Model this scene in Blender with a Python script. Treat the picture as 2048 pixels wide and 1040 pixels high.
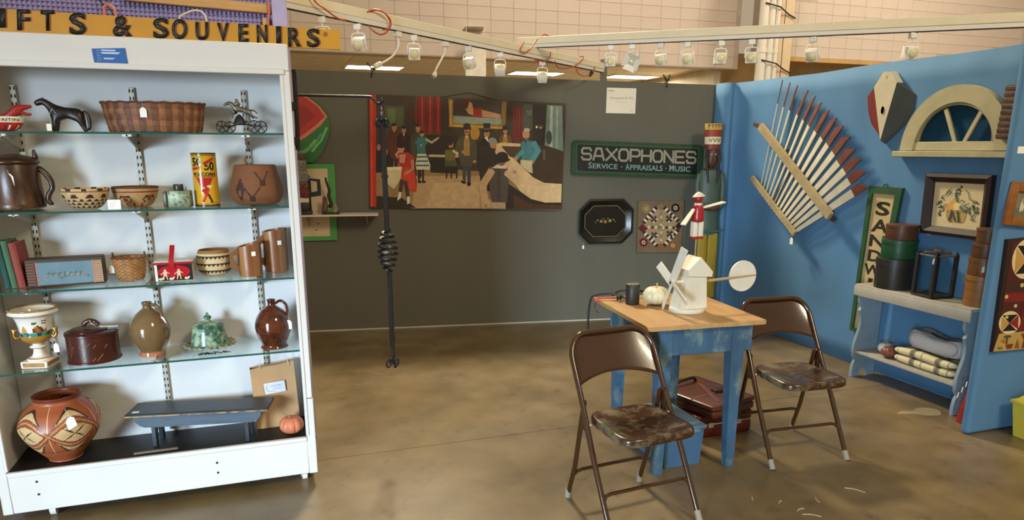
import bpy, bmesh, math, random
import numpy as np
from mathutils import Vector, Matrix, Euler
random.seed(7)
PI = math.pi
for o in list(bpy.data.objects): bpy.data.objects.remove(o)
SC = bpy.context.scene
COL = SC.collection

# ---------------------------------------------------------------- camera
cam = bpy.data.cameras.new('camera'); cam.sensor_fit = 'HORIZONTAL'; cam.sensor_width = 36
cam.lens = 36*1406/2048; cam.shift_y = 122/2048; cam.clip_end = 100
co = bpy.data.objects.new('camera', cam); COL.objects.link(co)
co.location = (0, 0, 1.6); co.rotation_euler = (math.radians(90-13.6713), 0, math.radians(-18.7788))
SC.camera = co
# ---------------------------------------------------------------- world (diffuse light of the big hall) and lamps
W = bpy.data.worlds.new('hall'); SC.world = W; W.use_nodes = True
W.node_tree.nodes['Background'].inputs[0].default_value = (1, .80, .54, 1)
W.node_tree.nodes['Background'].inputs[1].default_value = .30
def area(name, loc, aim, sx, sy, power, col, spread=180):
    l = bpy.data.lights.new(name, 'AREA'); l.shape = 'RECTANGLE'; l.size = sx; l.size_y = sy; l.energy = power; l.color = col; l.spread = math.radians(spread)
    o = bpy.data.objects.new(name, l); COL.objects.link(o); o.location = loc
    o.rotation_euler = (Vector(aim)-Vector(loc)).to_track_quat('-Z', 'Y').to_euler(); return o
area('daylight_door', (-5.2, -3.6, 1.35), (1.0, 4.0, -.7), 1.7, 2.3, 68, (.62, .81, 1), 44)
area('hall_lamp', (1.8, 8.2, 6), (2.2, 3.2, 0), .8, .8, 430, (1, .86, .62))
area('hall_lamp', (3.2, -2.5, 5.6), (3.6, 4.0, .6), 1.4, 1.4, 190, (1, .86, .62))
area('hall_lamp', (5, 7.5, 6.5), (5.5, 12, 3.6), 2, 2, 150, (1, .87, .7))
area('hall_lamp', (12, 7.5, 6.5), (11.5, 12, 3.6), 2, 2, 210, (1, .87, .7))
for lx, ly in ((2.02, 13.9), (5.23, 13.9), (7.37, 13.9)): area('ceiling_fitting', (lx, ly, 3.04), (lx, ly, 0), 1.0, .5, 60, (1, .93, .78))
SC.view_settings.view_transform = 'Standard'; SC.view_settings.look = 'None'
SC.view_settings.gamma = 1; SC.view_settings.use_curve_mapping = False
SC.view_settings.exposure = 0.5

# ---------------------------------------------------------------- helpers
def lin(h):
    if not isinstance(h, str): return tuple(h)
    h = h.lstrip('#'); r = []
    for i in (0, 2, 4):
        c = int(h[i:i+2], 16)/255; r.append(c/12.92 if c <= .04045 else ((c+.055)/1.055)**2.4)
    return tuple(r)
_M = {}
def mat(name, c='#808080', rough=.6, metal=0, var=.12, scale=5, bump=.05, bscale=60, spec=.5, c2=None, mixs=None, stretch=None, vcol=False, wear=None, coat=0):
    """procedural material: base colour with noise variation, optional second colour in patches, fine bump"""
    if name in _M: return _M[name]
    m = bpy.data.materials.new(name); m.use_nodes = True; nt = m.node_tree; N = nt.nodes; L = nt.links
    b = N['Principled BSDF']; b.inputs['Roughness'].default_value = rough; b.inputs['Metallic'].default_value = metal
    b.inputs['Specular IOR Level'].default_value = spec; b.inputs['Coat Weight'].default_value = coat
    tc = N.new('ShaderNodeTexCoord'); src = tc.outputs['Object']
    if stretch:
        mp = N.new('ShaderNodeMapping'); mp.inputs['Scale'].default_value = stretch; L.new(src, mp.inputs['Vector']); src = mp.outputs[0]
    def noise(s, d=4, r=.6):
        n = N.new('ShaderNodeTexNoise'); n.inputs['Scale'].default_value = s; n.inputs['Detail'].default_value = d; n.inputs['Roughness'].default_value = r
        L.new(src, n.inputs['Vector']); return n.outputs['Fac']
    def mix(f, a, bb, bt='MIX'):
        x = N.new('ShaderNodeMix'); x.data_type = 'RGBA'; x.blend_type = bt
        for v, i in ((f, 0), (a, 6), (bb, 7)):
            if hasattr(v, 'links'): L.new(v, x.inputs[i])
            elif isinstance(v, tuple): x.inputs[i].default_value = (*v[:3], 1)
            else: x.inputs[i].default_value = v
        return x.outputs[2]
    def ramp(f, lo, hi):
        x = N.new('ShaderNodeMapRange'); x.inputs[1].default_value = lo; x.inputs[2].default_value = hi; L.new(f, x.inputs[0]); return x.outputs[0]
    if vcol:
        at = N.new('ShaderNodeAttribute'); at.attribute_name = 'Col'; col = at.outputs['Color']
    else: col = lin(c)
    if c2 is not None:
        col = mix(ramp(noise(mixs or scale), .45, .62), col, lin(c2))
    if wear is not None:
        wc, ws, lo, hi = wear
        col = mix(ramp(noise(ws, 8, .7), lo, hi), col, lin(wc))
    if var:
        v = ramp(noise(scale), .3, .7)
        x = N.new('ShaderNodeMapRange'); x.inputs[3].default_value = 1-var; x.inputs[4].default_value = 1+var; L.new(v, x.inputs[0])
        cc = N.new('ShaderNodeCombineColor')
        for i in range(3): L.new(x.outputs[0], cc.inputs[i])
        col = mix(1.0, col, cc.outputs[0], 'MULTIPLY')
    if isinstance(col, tuple): b.inputs['Base Color'].default_value = (*col[:3], 1)
    else: L.new(col, b.inputs['Base Color'])
    if bump:
        bp = N.new('ShaderNodeBump'); bp.inputs['Strength'].default_value = bump; bp.inputs['Distance'].default_value = .01
        L.new(noise(bscale, 5), bp.inputs['Height']); L.new(bp.outputs[0], b.inputs['Normal'])
    _M[name] = m; return m
def emis(name, c, s):
    m = bpy.data.materials.new(name); m.use_nodes = True; b = m.node_tree.nodes['Principled BSDF']
    b.inputs['Base Color'].default_value = (*lin(c), 1); b.inputs['Emission Color'].default_value = (*lin(c), 1); b.inputs['Emission Strength'].default_value = s
    return m
def pane(name, tint, gloss=.09):
    m = bpy.data.materials.new(name); m.use_nodes = True; nt = m.node_tree; N = nt.nodes; L = nt.links
    for n in list(N): N.remove(n)
    o = N.new('ShaderNodeOutputMaterial'); t = N.new('ShaderNodeBsdfTransparent'); t.inputs[0].default_value = (*tint, 1)
    g = N.new('ShaderNodeBsdfGlossy'); g.inputs['Roughness'].default_value = .03; g.inputs[0].default_value = (1, 1, 1, 1)
    fr = N.new('ShaderNodeFresnel'); fr.inputs[0].default_value = 1.5
    mu = N.new('ShaderNodeMath'); mu.operation = 'MULTIPLY'; mu.inputs[1].default_value = gloss/.04*.5; L.new(fr.outputs[0], mu.inputs[0])
    ge = N.new('ShaderNodeNewGeometry'); iv = N.new('ShaderNodeMath'); iv.operation = 'SUBTRACT'; iv.inputs[0].default_value = 1; L.new(ge.outputs['Backfacing'], iv.inputs[1])
    m2 = N.new('ShaderNodeMath'); m2.operation = 'MULTIPLY'; L.new(mu.outputs[0], m2.inputs[0]); L.new(iv.outputs[0], m2.inputs[1]); mu = m2
    x = N.new('ShaderNodeMixShader'); L.new(mu.outputs[0], x.inputs[0]); L.new(t.outputs[0], x.inputs[1]); L.new(g.outputs[0], x.inputs[2]); L.new(x.outputs[0], o.inputs[0])
    return m

def frame(p, d):
    d = Vector(d).normalized(); a = Vector((0, 0, 1)) if abs(d.z) < .9 else Vector((1, 0, 0))
    x = a.cross(d).normalized(); y = d.cross(x); M = Matrix((x, y, d)).transposed().to_4x4(); M.translation = Vector(p); return M
def TR(loc=(0, 0, 0), rot=(0, 0, 0), s=(1, 1, 1)):
    return Matrix.LocRotScale(Vector(loc), Euler(rot), Vector(s))
class G:
    def __init__(s): s.V = []; s.F = []; s.S = []; s.C = []; s.col = None; s.hasc = False
    def add(s, vs, fs, sm=False, T=None, cols=None):
        b = len(s.V)
        if T is not None: vs = [T @ Vector(v) for v in vs]
        s.V += [tuple(v) for v in vs]
        for i, f in enumerate(fs):
            s.F.append([b+k for k in f]); s.S.append(sm)
            c = cols[i] if cols else s.col
            s.C.append(c); s.hasc |= c is not None
        return s
    def box(s, x0, x1, y0, y1, z0, z1, T=None):
        v = [(x, y, z) for z in (z0, z1) for y in (y0, y1) for x in (x0, x1)]
        return s.add(v, [(0, 2, 3, 1), (4, 5, 7, 6), (0, 1, 5, 4), (2, 6, 7, 3), (0, 4, 6, 2), (1, 3, 7, 5)], False, T)
    def rbox(s, x0, x1, y0, y1, z0, z1, r=.004, seg=2, T=None, sm=True):
        bm = bmesh.new(); bmesh.ops.create_cube(bm, size=1)
        for v in bm.verts: v.co = ((x0+x1)/2+v.co.x*(x1-x0), (y0+y1)/2+v.co.y*(y1-y0), (z0+z1)/2+v.co.z*(z1-z0))
        bmesh.ops.bevel(bm, geom=bm.edges[:], offset=r, segments=seg, affect='EDGES', profile=.5)
        bm.verts.index_update()
        s.add([v.co.copy() for v in bm.verts], [[v.index for v in f.verts] for f in bm.faces], sm, T); bm.free(); return s
    def tube(s, pts, r, n=8, closed=False, caps=True, flat=None):
        P = [Vector(p) for p in pts]; k = len(P); R = r if isinstance(r, (list, tuple)) else [r]*k
        vs = []; prev = None
        for i in range(k):
            a = P[i-1] if (i > 0 or closed) else P[i]; b = P[(i+1) % k] if (i < k-1 or closed) else P[i]
            d = (b-a).normalized() if (b-a).length > 1e-9 else Vector((0, 0, 1))
            if prev is None:
                u = (Vector((0, 0, 1)) if abs(d.z) < .9 else Vector((1, 0, 0))).cross(d).normalized()
            else:
                u = (prev-d*prev.dot(d))
                u = u.normalized() if u.length > 1e-6 else Vector((1, 0, 0))
            prev = u; w = d.cross(u)
            for j in range(n):
                t = 2*PI*j/n; vs.append(P[i]+(u*math.cos(t)*(flat or 1)+w*math.sin(t))*R[i])
        fs = []
        for i in range(k if closed else k-1):
            for j in range(n):
                a = i*n+j; b = i*n+(j+1) % n; c = ((i+1) % k)*n; fs.append((a, b, c+(j+1) % n, c+j))
        if caps and not closed: fs += [list(range(n))[::-1], [(k-1)*n+j for j in range(n)]]
        return s.add(vs, fs, True)
    def cyl(s, p0, p1, r0, r1=None, n=16): return s.tube([p0, p1], [r0, r0 if r1 is None else r1], n)
    def lathe(s, prof, n=32, T=None, sx=1, sy=1, colf=None, sm=True):
        vs = []; fs = []; cs = []
        for (r, z) in prof:
            for j in range(n):
                t = 2*PI*j/n; vs.append((r*sx*math.cos(t), r*sy*math.sin(t), z))
        for i in range(len(prof)-1):
            for j in range(n):
                fs.append((i*n+j, i*n+(j+1) % n, (i+1)*n+(j+1) % n, (i+1)*n+j))
                if colf: cs.append(colf((j+.5)/n, i, (prof[i][1]+prof[i+1][1])/2))
        if prof[0][0] > 1e-5: fs.append(list(range(n))[::-1]); cs.append(colf(0, 0, prof[0][1]) if colf else None)
        if prof[-1][0] > 1e-5: fs.append([(len(prof)-1)*n+j for j in range(n)]); cs.append(colf(0, len(prof)-2, prof[-1][1]) if colf else None)
        return s.add(vs, fs, sm, T, cs if colf else None)
    def prism(s, poly, y0, y1, T=None, sm=False):
        """2-D polygon (x,z) extruded along y"""
        n = len(poly); a = sum(poly[i][0]*poly[(i+1) % n][1]-poly[(i+1) % n][0]*poly[i][1] for i in range(n))
        if a < 0: poly = poly[::-1]
        v = [(x, y0, z) for x, z in poly]+[(x, y1, z) for x, z in poly]
        f = [list(range(n)), [n+i for i in range(n)][::-1]]+[(i, n+i, n+(i+1) % n, (i+1) % n) for i in range(n)]
        return s.add(v, f, sm, T)
    def plate(s, poly, y, c=None):
        n = len(poly); a = sum(poly[i][0]*poly[(i+1) % n][1]-poly[(i+1) % n][0]*poly[i][1] for i in range(n))
        if a < 0: poly = poly[::-1]
        return s.add([(x, y, z) for x, z in poly], [list(range(n))], False, None, [c])
    def ell(s, c, r, nu=16, nv=10, T=None):
        if not isinstance(r, (tuple, list)): r = (r, r, r)
        vs = [(c[0], c[1], c[2]-r[2])]; fs = []
        for i in range(1, nv):
            p = PI*i/nv
            for j in range(nu):
                t = 2*PI*j/nu; vs.append((c[0]+r[0]*math.sin(p)*math.cos(t), c[1]+r[1]*math.sin(p)*math.sin(t), c[2]-r[2]*math.cos(p)))
        vs.append((c[0], c[1], c[2]+r[2]))
        for j in range(nu):
            fs.append((0, 1+(j+1) % nu, 1+j)); e = len(vs)-1; q = 1+(nv-2)*nu; fs.append((e, q+j, q+(j+1) % nu))
        for i in range(nv-2):
            for j in range(nu):
                a = 1+i*nu; fs.append((a+j, a+(j+1) % nu, a+nu+(j+1) % nu, a+nu+j))
        return s.add(vs, fs, True, T)
    def surf(s, fn, nu, nv, sm=True, cu=False, colf=None, T=None):
        vs = [fn(i/nu, j/nv) for j in range(nv+1) for i in range(nu if cu else nu+1)]; w = nu if cu else nu+1; fs = []; cs = []
        for j in range(nv):
            for i in range(nu):
                fs.append((j*w+i, j*w+(i+1) % w if cu else j*w+i+1, (j+1)*w+((i+1) % w if cu else i+1), (j+1)*w+i))
                if colf: cs.append(colf((i+.5)/nu, (j+.5)/nv))
        return s.add(vs, fs, sm, T, cs if colf else None)
    def mesh(s, name):
        me = bpy.data.meshes.new(name); me.from_pydata(s.V, [], s.F)
        me.polygons.foreach_set('use_smooth', s.S)
        if s.hasc:
            a = me.color_attributes.new('Col', 'FLOAT_COLOR', 'CORNER'); d = []
            for f, c in zip(s.F, s.C):
                cc = (*lin(c if c is not None else '#ffffff'), 1)
                d += list(cc)*len(f)
            a.data.foreach_set('color', d)
        me.update(); return me
def obj(name, g, m, parent=None, loc=None, rot=None, label=None, auto=True):
    me = g if isinstance(g, bpy.types.Mesh) else g.mesh(name)
    o = bpy.data.objects.new(name, me); COL.objects.link(o)
    if m is not None and not len(me.materials): me.materials.append(m)
    if auto and hasattr(me, 'set_sharp_from_angle'): me.set_sharp_from_angle(angle=math.radians(42))
    if parent is not None: o.parent = parent
    if loc is not None: o.location = loc
    if rot is not None: o.rotation_euler = rot
    if label: o['label'] = label
    return o
def T(name, label, cat, loc=(0, 0, 0), rz=0, group=None):
    o = bpy.data.objects.new(name, None); COL.objects.link(o); o.location = loc; o.rotation_euler = (0, 0, rz); o.empty_display_size = .05
    o['label'] = label; o['category'] = cat
    if group: o['group'] = group
    return o
def tagp(o, label, cat, group=None):
    o['label'] = label; o['category'] = cat
    if group: o['group'] = group
    return o
def struct(name, g, m, label=None):
    o = obj(name, g, m); o['kind'] = 'structure'; o['label'] = label or name.replace('_', ' '); o['category'] = name.split('_')[0]; return o
def copy_tree(o, parent=None):
    c = o.copy(); COL.objects.link(c); c.parent = parent
    for ch in list(o.children): copy_tree(ch, c)
    return c
def homog(src, dst):
    A = []; B = []
    for (x, y), (u, v) in zip(src, dst):
        A += [[x, y, 1, 0, 0, 0, -u*x, -u*y], [0, 0, 0, x, y, 1, -v*x, -v*y]]; B += [u, v]
    h = np.append(np.linalg.solve(np.array(A, float), np.array(B, float)), 1).reshape(3, 3)
    def f(x, y):
        q = h @ np.array([x, y, 1.0]); return (float(q[0]/q[2]), float(q[1]/q[2]))
    return f
def ellp(cx, cy, rx, ry, n=16, a0=0, a1=2*PI, rot=0):
    k = n if abs(a1-a0-2*PI) < 1e-6 else n+1
    return [(cx+rx*math.cos(a0+(a1-a0)*i/n)*math.cos(rot)-ry*math.sin(a0+(a1-a0)*i/n)*math.sin(rot), cy+rx*math.cos(a0+(a1-a0)*i/n)*math.sin(rot)+ry*math.sin(a0+(a1-a0)*i/n)*math.cos(rot)) for i in range(k)]
def rect(x0, y0, x1, y1): return [(x0, y0), (x1, y0), (x1, y1), (x0, y1)]
def ribbon(pts, w):
    """2-D polyline with width -> list of quads"""
    out = []
    for i in range(len(pts)-1):
        (x0, y0), (x1, y1) = pts[i], pts[i+1]; l = math.hypot(x1-x0, y1-y0) or 1; dx, dy = (x1-x0)/l, (y1-y0)/l
        e = w*.35; x0 -= dx*e; y0 -= dy*e; x1 += dx*e; y1 += dy*e; nx, ny = -dy*w/2, dx*w/2
        out.append([(x0+nx, y0+ny), (x1+nx, y1+ny), (x1-nx, y1-ny), (x0-nx, y0-ny)])
    return out
class Art:
    """flat paint layers on a panel: each shape lies a hair in front of the last"""
    def __init__(s, H=None, y=-.001, dy=5e-5): s.g = G(); s.H = H or (lambda a, b: (a, b)); s.y = y; s.dy = dy
    def p(s, poly, c): s.y -= s.dy; s.g.plate([s.H(*q) for q in poly], s.y, c); return s
    def e(s, cx, cy, rx, ry, c, n=16, **k): return s.p(ellp(cx, cy, rx, ry, n, **k), c)
    def r(s, x0, y0, x1, y1, c): return s.p(rect(x0, y0, x1, y1), c)
    def l(s, pts, w, c):
        s.y -= s.dy
        for q in ribbon(pts, w): s.g.plate([s.H(*a) for a in q], s.y, c); s.y -= s.dy*.05
        return s
_txt = {}
def text_polys(ch, bold=0):
    ch_ = ch; 
    if (ch, bold) in _txt: return _txt[(ch, bold)]
    cu = bpy.data.curves.new('t', 'FONT'); cu.body = ch; cu.resolution_u = 3; cu.offset = bold
    o = bpy.data.objects.new('t', cu); COL.objects.link(o); bpy.context.view_layer.update()
    me = bpy.data.meshes.new_from_object(o.evaluated_get(bpy.context.evaluated_depsgraph_get()))
    V = [(v.co.x, v.co.y) for v in me.vertices]; F = [list(p.vertices) for p in me.polygons]
    bpy.data.objects.remove(o); bpy.data.curves.remove(cu); bpy.data.meshes.remove(me)
    xs = [v[0] for v in V]; ys = [v[1] for v in V]; x0, x1, y0, y1 = min(xs), max(xs), min(ys), max(ys)
    _txt[(ch, bold)] = ([((x-x0)/(x1-x0), (y-y0)/(y1-y0)) for x, y in V], F); return _txt[(ch, bold)]
def text(art, s, x0, y0, x1, y1, c, slant=0, bold=0):
    """fit the string into the art's own coordinates; (x0,y0) is the lower left corner of the text"""
    V, F = text_polys(s, bold); art.y -= art.dy
    P = [art.H(x0+(x1-x0)*u, y0+(y1-y0)*v+slant*u) for u, v in V]
    art.g.add([(x, art.y, z) for x, z in P], F, False, None, [c]*len(F)); return art
def tag(parent, x, y, z, w=.022, h=.034, L=.03, ry=0, name='price_tag', tilt=0):
    """white paper price tag hanging from a string; x,y,z = where the string is tied"""
    M = TR((x, y, z), (tilt, ry, 0)); g = G()
    g.prism([(-w/2, -L-h), (w/2, -L-h), (w/2, -L-h*.25), (w*.2, -L), (-w*.2, -L), (-w/2, -L-h*.25)], -.0006, .0006, M)
    o = obj(name, g, mat('tag_paper', '#f2efe6', .8, var=.03), parent)
    s = G(); s.tube([M @ Vector((0, 0, -L-h*.12)), M @ Vector((.002, 0, -L*.5)), M @ Vector((0, 0, 0))], .0008, 5)
    obj('tag_string', s, mat('string', '#d8d2c0', .9), o); return o
def skin(name, J, E, m, parent, sub=2, label=None):
    """continuous surface grown on a skeleton: J = [(x,y,z,r)], E = edges"""
    me = bpy.data.meshes.new(name); me.from_pydata([j[:3] for j in J], E, [])
    o = bpy.data.objects.new(name, me); COL.objects.link(o); o.parent = parent; me.materials.append(m)
    sk = o.modifiers.new('skin', 'SKIN'); sk.use_smooth_shade = True
    for v, j in zip(me.skin_vertices[0].data, J):
        r = j[3] if isinstance(j[3], (tuple, list)) else (j[3], j[3]); v.radius = r; v.use_root = False
    me.skin_vertices[0].data[0].use_root = True
    ss = o.modifiers.new('sub', 'SUBSURF'); ss.levels = sub; ss.render_levels = sub
    if label: o['label'] = label
    return o
def smooth_pts(P, n=6):
    """Catmull-Rom through the points"""
    P = [Vector(p) for p in P]; out = []
    for i in range(len(P)-1):
        a = P[max(i-1, 0)]; b = P[i]; c = P[i+1]; d = P[min(i+2, len(P)-1)]
        for k in range(n):
            t = k/n; out.append(.5*((2*b)+(c-a)*t+(2*a-5*b+4*c-d)*t*t+(3*b-a-3*c+d)*t**3))
    out.append(P[-1]); return out
# frames of the two display walls
BW0 = Vector((.209, 6.432, 0)); BWd = Vector((2.56, -.404, 0)).normalized(); BWn = Vector((BWd.y, -BWd.x, 0)); BWR = math.atan2(BWd.y, BWd.x)
def bw(name, label, cat, s, z, group=None):
    p = BW0+BWd*s; return T(name, label, cat, (p.x, p.y, z), BWR, group)
def rw(name, label, cat, Y, z, group=None): return T(name, label, cat, (4.15, Y, z), -PI/2, group)
VC = lambda name='painted_layers', rough=.55, **k: mat(name, '#ffffff', rough, vcol=True, var=k.pop('var', .08), scale=k.pop('scale', 14), bump=k.pop('bump', .06), **k)
# ================================================================ SETTING
m_floor = mat('concrete_floor', '#6c5b3b', .33, var=.25, scale=3.2, bump=.05, bscale=120, c2='#7c6b51', mixs=.9, wear=('#54442a', 7, .56, .74), spec=.5)
g = G(); g.box(-12, 18, -7, 24, -.2, -.012)
floor = struct('floor', g, mat('joint_filler', '#b7ad94', .8), 'brown stained concrete floor of the hall')
for y0, y1 in ((-7, 3.592), (3.597, 24)):
    g = G(); g.box(-12, 18, y0, y1, -.012, 0); obj('slab', g, m_floor, floor)
m_bw = mat('olive_grey_wall', '#5d5a4c', .62, var=.08, scale=1.6, bump=.02, bscale=30, stretch=(1, 1, .35))
M0 = Matrix.Translation(BW0) @ Matrix.Rotation(BWR, 4, 'Z')
g = G(); g.prism([(-2.2, 0), (3.90, 0), (3.90, 2.181), (-2.2, 2.29)], 0, .04, M0)
struct('wall_back', g, m_bw, 'dark olive grey display wall at the back of the booth')
g = G(); g.box(-2.2, 3.6, -.006, -.0005, .0, .011, M0)
struct('baseboard_back', g, mat('pale_strip', '#b9b2a2', .7), 'thin pale strip along the foot of the grey wall')
m_blue = mat('blue_fabric', '#557fa3', .72, var=.06, scale=1.5, bump=.04, bscale=220, spec=.25)
g = G(); g.box(4.165, 4.20, 2.80, 5.85, 0, 2.185)
wr = struct('wall_right', g, m_blue, 'bright blue fabric covered display wall on the right')
pth = smooth_pts([(3.955, 5.80, 0), (3.965, 5.70, 0), (4.01, 5.655, 0), (4.06, 5.67, 0), (4.095, 5.62, 0), (4.13, 5.50, 0), (4.15, 5.30, 0), (4.15, 4.9, 0), (4.15, 4.4, 0), (4.15, 3.8, 0), (4.15, 3.2, 0), (4.15, 2.80, 0)], 6)
def fab(u, v):
    i = min(int(u*(len(pth)-1)), len(pth)-2); t = u*(len(pth)-1)-i; p = pth[i].lerp(pth[i+1], t)
    w = .004*math.sin(p.y*9+v*3)+.003*math.sin(p.y*21+2)
    return (p.x+w, p.y, .012+v*(2.178+.004*math.sin(p.y*5)))
g = G(); g.surf(fab, 120, 16); f = obj('fabric_cover', g, m_blue, wr)
f.modifiers.new('thick', 'SOLIDIFY').thickness = .006
g = G(); g.rbox(3.70, 6.2, 2.735, 2.79, .002, 2.19, .024, 4)
struct('wall_partition', g, m_blue, 'blue fabric covered return panel at the right edge')
# ---------------- the hall beyond the booth
m_blk = mat('painted_block', '#c2b2a2', .7, var=.05, scale=2, bump=.08, bscale=70)
m_jt = mat('block_joint', '#b0a090', .85)
m_cream = mat('cream_wall', '#cdb48e', .7, var=.05, scale=1)
g = G(); g.box(-7, 8.6, 11.986, 12.3, 3.09, 7.5); wl = struct('wall_bulkhead', g, m_jt, 'painted block bulkhead high above the low ceiling')
g = G(); g.box(9.1, 19, 11.986, 12.3, 3.36, 7.5); wh = struct('wall_high', g, m_jt, 'painted block wall above the blue display wall')
bmesh_b = G().rbox(-.1975, .1975, -.03, .02, -.0975, .0975, .004, 1, sm=False).mesh('block')
def blocks(parent, x0, x1, z0, z1, keep):
    z = z0+.1; r = 0
    while z < z1:
        x = x0+.2
        while x < x1:
            if keep(x, z): obj('block', bmesh_b, m_blk, parent, (x, 12.01, z), auto=False)
            x += .4
        z += .2
blocks(wl, .1, 8.5, 3.10, 4.3, lambda x, z: z < 3.95+x*.06)
blocks(wh, 9.1, 16.1, 3.36, 4.9, lambda x, z: 3.3 < z < 4.35+(x-9)*.08 and z > 3.3+(x-12)*.12)
gl = G(); gl.box(-7, 8.6, 11.981, 12.0, 4.35, 7.5); obj('upper_course', gl, m_blk, wl)
gl = G(); gl.box(-7, .1, 11.981, 12.0, 3.10, 4.35); obj('upper_course', gl, m_blk, wl)
gl = G(); gl.box(9.1, 19, 11.981, 12.0, 4.96, 7.5); obj('upper_course', gl, m_blk, wh)
g = G(); g.box(-7, 8.3, 12.3, 24, 3.12, 3.2); ceil = struct('ceiling', g, mat('grid_bar', '#9d8a6c', .7), 'low drop ceiling of tan tiles beyond the grey wall')
m_tile = mat('ceiling_tile', '#d9ccb6', .85, var=.1, scale=3, bump=.1, bscale=90)
tm = G().box(-.53, .53, -.295, .295, 0, .02).mesh('tile')
LP = [(1, 2), (4, 2), (6, 2)]
for i in range(7):
    for j in range(13):
        if (i, j) in LP: continue
        obj('tile', tm, m_tile, ceil, (.95+1.07*i, 12.7+.6*j, 3.105), auto=False)
m_lamp = emis('lit_diffuser', '#fff6dc', 14)
for k, (i, j) in enumerate(LP):
    t = T('ceiling_light', ['lit rectangular ceiling light above left end of grey wall', 'lit rectangular ceiling light above middle of grey wall', 'lit rectangular ceiling light nearest the beam post'][k], 'ceiling light', (.95+1.07*i, 12.7+.6*j, 3.08), 0, 'lit ceiling lights beyond the wall')
    g = G()
    for a in ((-.53, .53, -.295, -.27), (-.53, .53, .27, .295), (-.53, -.505, -.27, .27), (.505, .53, -.27, .27)): g.box(*a, 0, .035)
    obj('frame', g, mat('lamp_frame', '#e8e2d0', .5), t)
    g = G(); g.box(-.505, .505, -.27, .27, .008, .02); obj('diffuser', g, m_lamp, t)
g = G(); g.box(8.3, 8.45, 12.3, 24, 0, 3.2); struct('wall_side', g, mat('side_wall', '#dccbab', .7), 'cream side wall beyond the grey display wall')
g = G(); g.box(-7, 8.3, 23.5, 23.7, 0, 3.2); struct('wall_far', g, m_cream)
g = G(); g.box(9.3, 19, 13.5, 13.7, 0, 3.6); struct('wall_recess', g, mat('tan_wall', '#c2a26e', .75), 'tan wall in the recess behind the blue wall')
g = G(); g.box(9.1, 19, 11.96, 12.35, 3.28, 3.36); struct('trim_1', g, mat('tan_trim', '#b48f57', .7), 'tan ledge under the block wall')
# column with service pipes
t = T('column', 'cream square column with white pipes strapped to it', 'column', (8.95, 11.5, 0))
g = G(); g.rbox(-.18, .36, -.12, .2, 0, 6, .01, 1); obj('shaft', g, mat('column_paint', '#cbb48f', .7, var=.05), t)
for k, (x, r) in enumerate(((-.36, .085), (-.19, .06), (-.06, .045))):
    g = G(); g.cyl((x, -.2, 0), (x, -.2, 5.5), r, n=14)
    for z in (2.4, 3.3, 4.2): g.cyl((x, -.2, z), (x, -.2, z+.08), r*1.12, n=14)
    obj('pipe', g, mat('white_pipe', '#d9d2c2', .45, var=.04), t)
for z in (3.1, 4.05):
    g = G(); g.tube([(-.42, -.3, z+.07), (-.1, -.3, z+.02), (.2, -.15, z-.06), (.36, -.15, z-.12)], .012, 6); obj('strap_wire', g, mat('black_wire', '#1c1815', .5), t)
g = G(); g.box(.15, .16, -.125, -.12, 0, 6); obj('conduit', g, mat('black_wire'), t)
t = T('wall_lamp', 'white floodlight on the column top at upper edge', 'lamp', (8.45, 11.3, 4.28))
g = G(); g.lathe([(.02, .18), (.06, .16), (.11, .02), (.12, 0), (.10, .01), (0, .03)], 16, TR((0, 0, 0), (.5, .5, 0))); obj('shade', g, mat('white_lamp', '#d9d2c4', .4), t)
g = G(); g.tube([(.05, 0, .15), (.2, .05, .2), (.3, .1, .12)], .03, 8); obj('arm', g, mat('white_lamp'), t)
g = G(); g.rbox(-.17, .17, -.02, .02, -.3, .3, .005, 1); g.box(-.15, -.14, .0, .004, .29, .5); g.box(.14, .15, 0, .004, .29, .5); g.box(-.16, .16, 0, .4, .49, .5)
tagp(obj('hanging_sign', g, mat('white_board', '#ddd5c5', .6), None, (3.35, 11.7, 3.05), (0, 0, -.2)), 'white board hanging behind the track lights over grey wall', 'sign')
# neighbour's purple mesh partition behind the yellow sign
t = T('mesh_partition', 'purple wire mesh partition with timber rail behind yellow sign', 'partition', (0, 3.95, 0))
g = G(); g.box(-1.4, .083, .02, .04, .05, 2.55); obj('backing', g, mat('purple_panel', '#b9acd2', .7, var=.06), t)
g = G(); x = -1.38
while x < .075: g.box(x, x+.0026, .008, .02, 1.9, 2.5); x += .020
z = 1.9
while z < 2.5: g.box(-1.4, .08, .010, .02, z, z+.0026); z += .020
o = obj('wire_mesh', g, mat('purple_wire', '#8f80b0', .5), t); o['kind'] = 'stuff'
g = G(); g.rbox(.078, .152, -.03, .05, 0, 2.6, .004, 1); obj('post', g, mat('lilac_paint', '#b3a8cc', .6), t)
g = G(); g.rbox(-.322, .322, -.03, .0, -.022, .022, .003, 1, TR((-.247, 0, 2.288), (0, .035, 0))); obj('timber_rail', g, mat('raw_pine', '#c89a60', .7, var=.2, scale=4, stretch=(1, 8, 8)), t)
g = G(); g.rbox(.032, .064, -.03, .0, 2.0, 2.235, .003, 1); obj('timber_batten', g, mat('raw_pine'), t)

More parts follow.
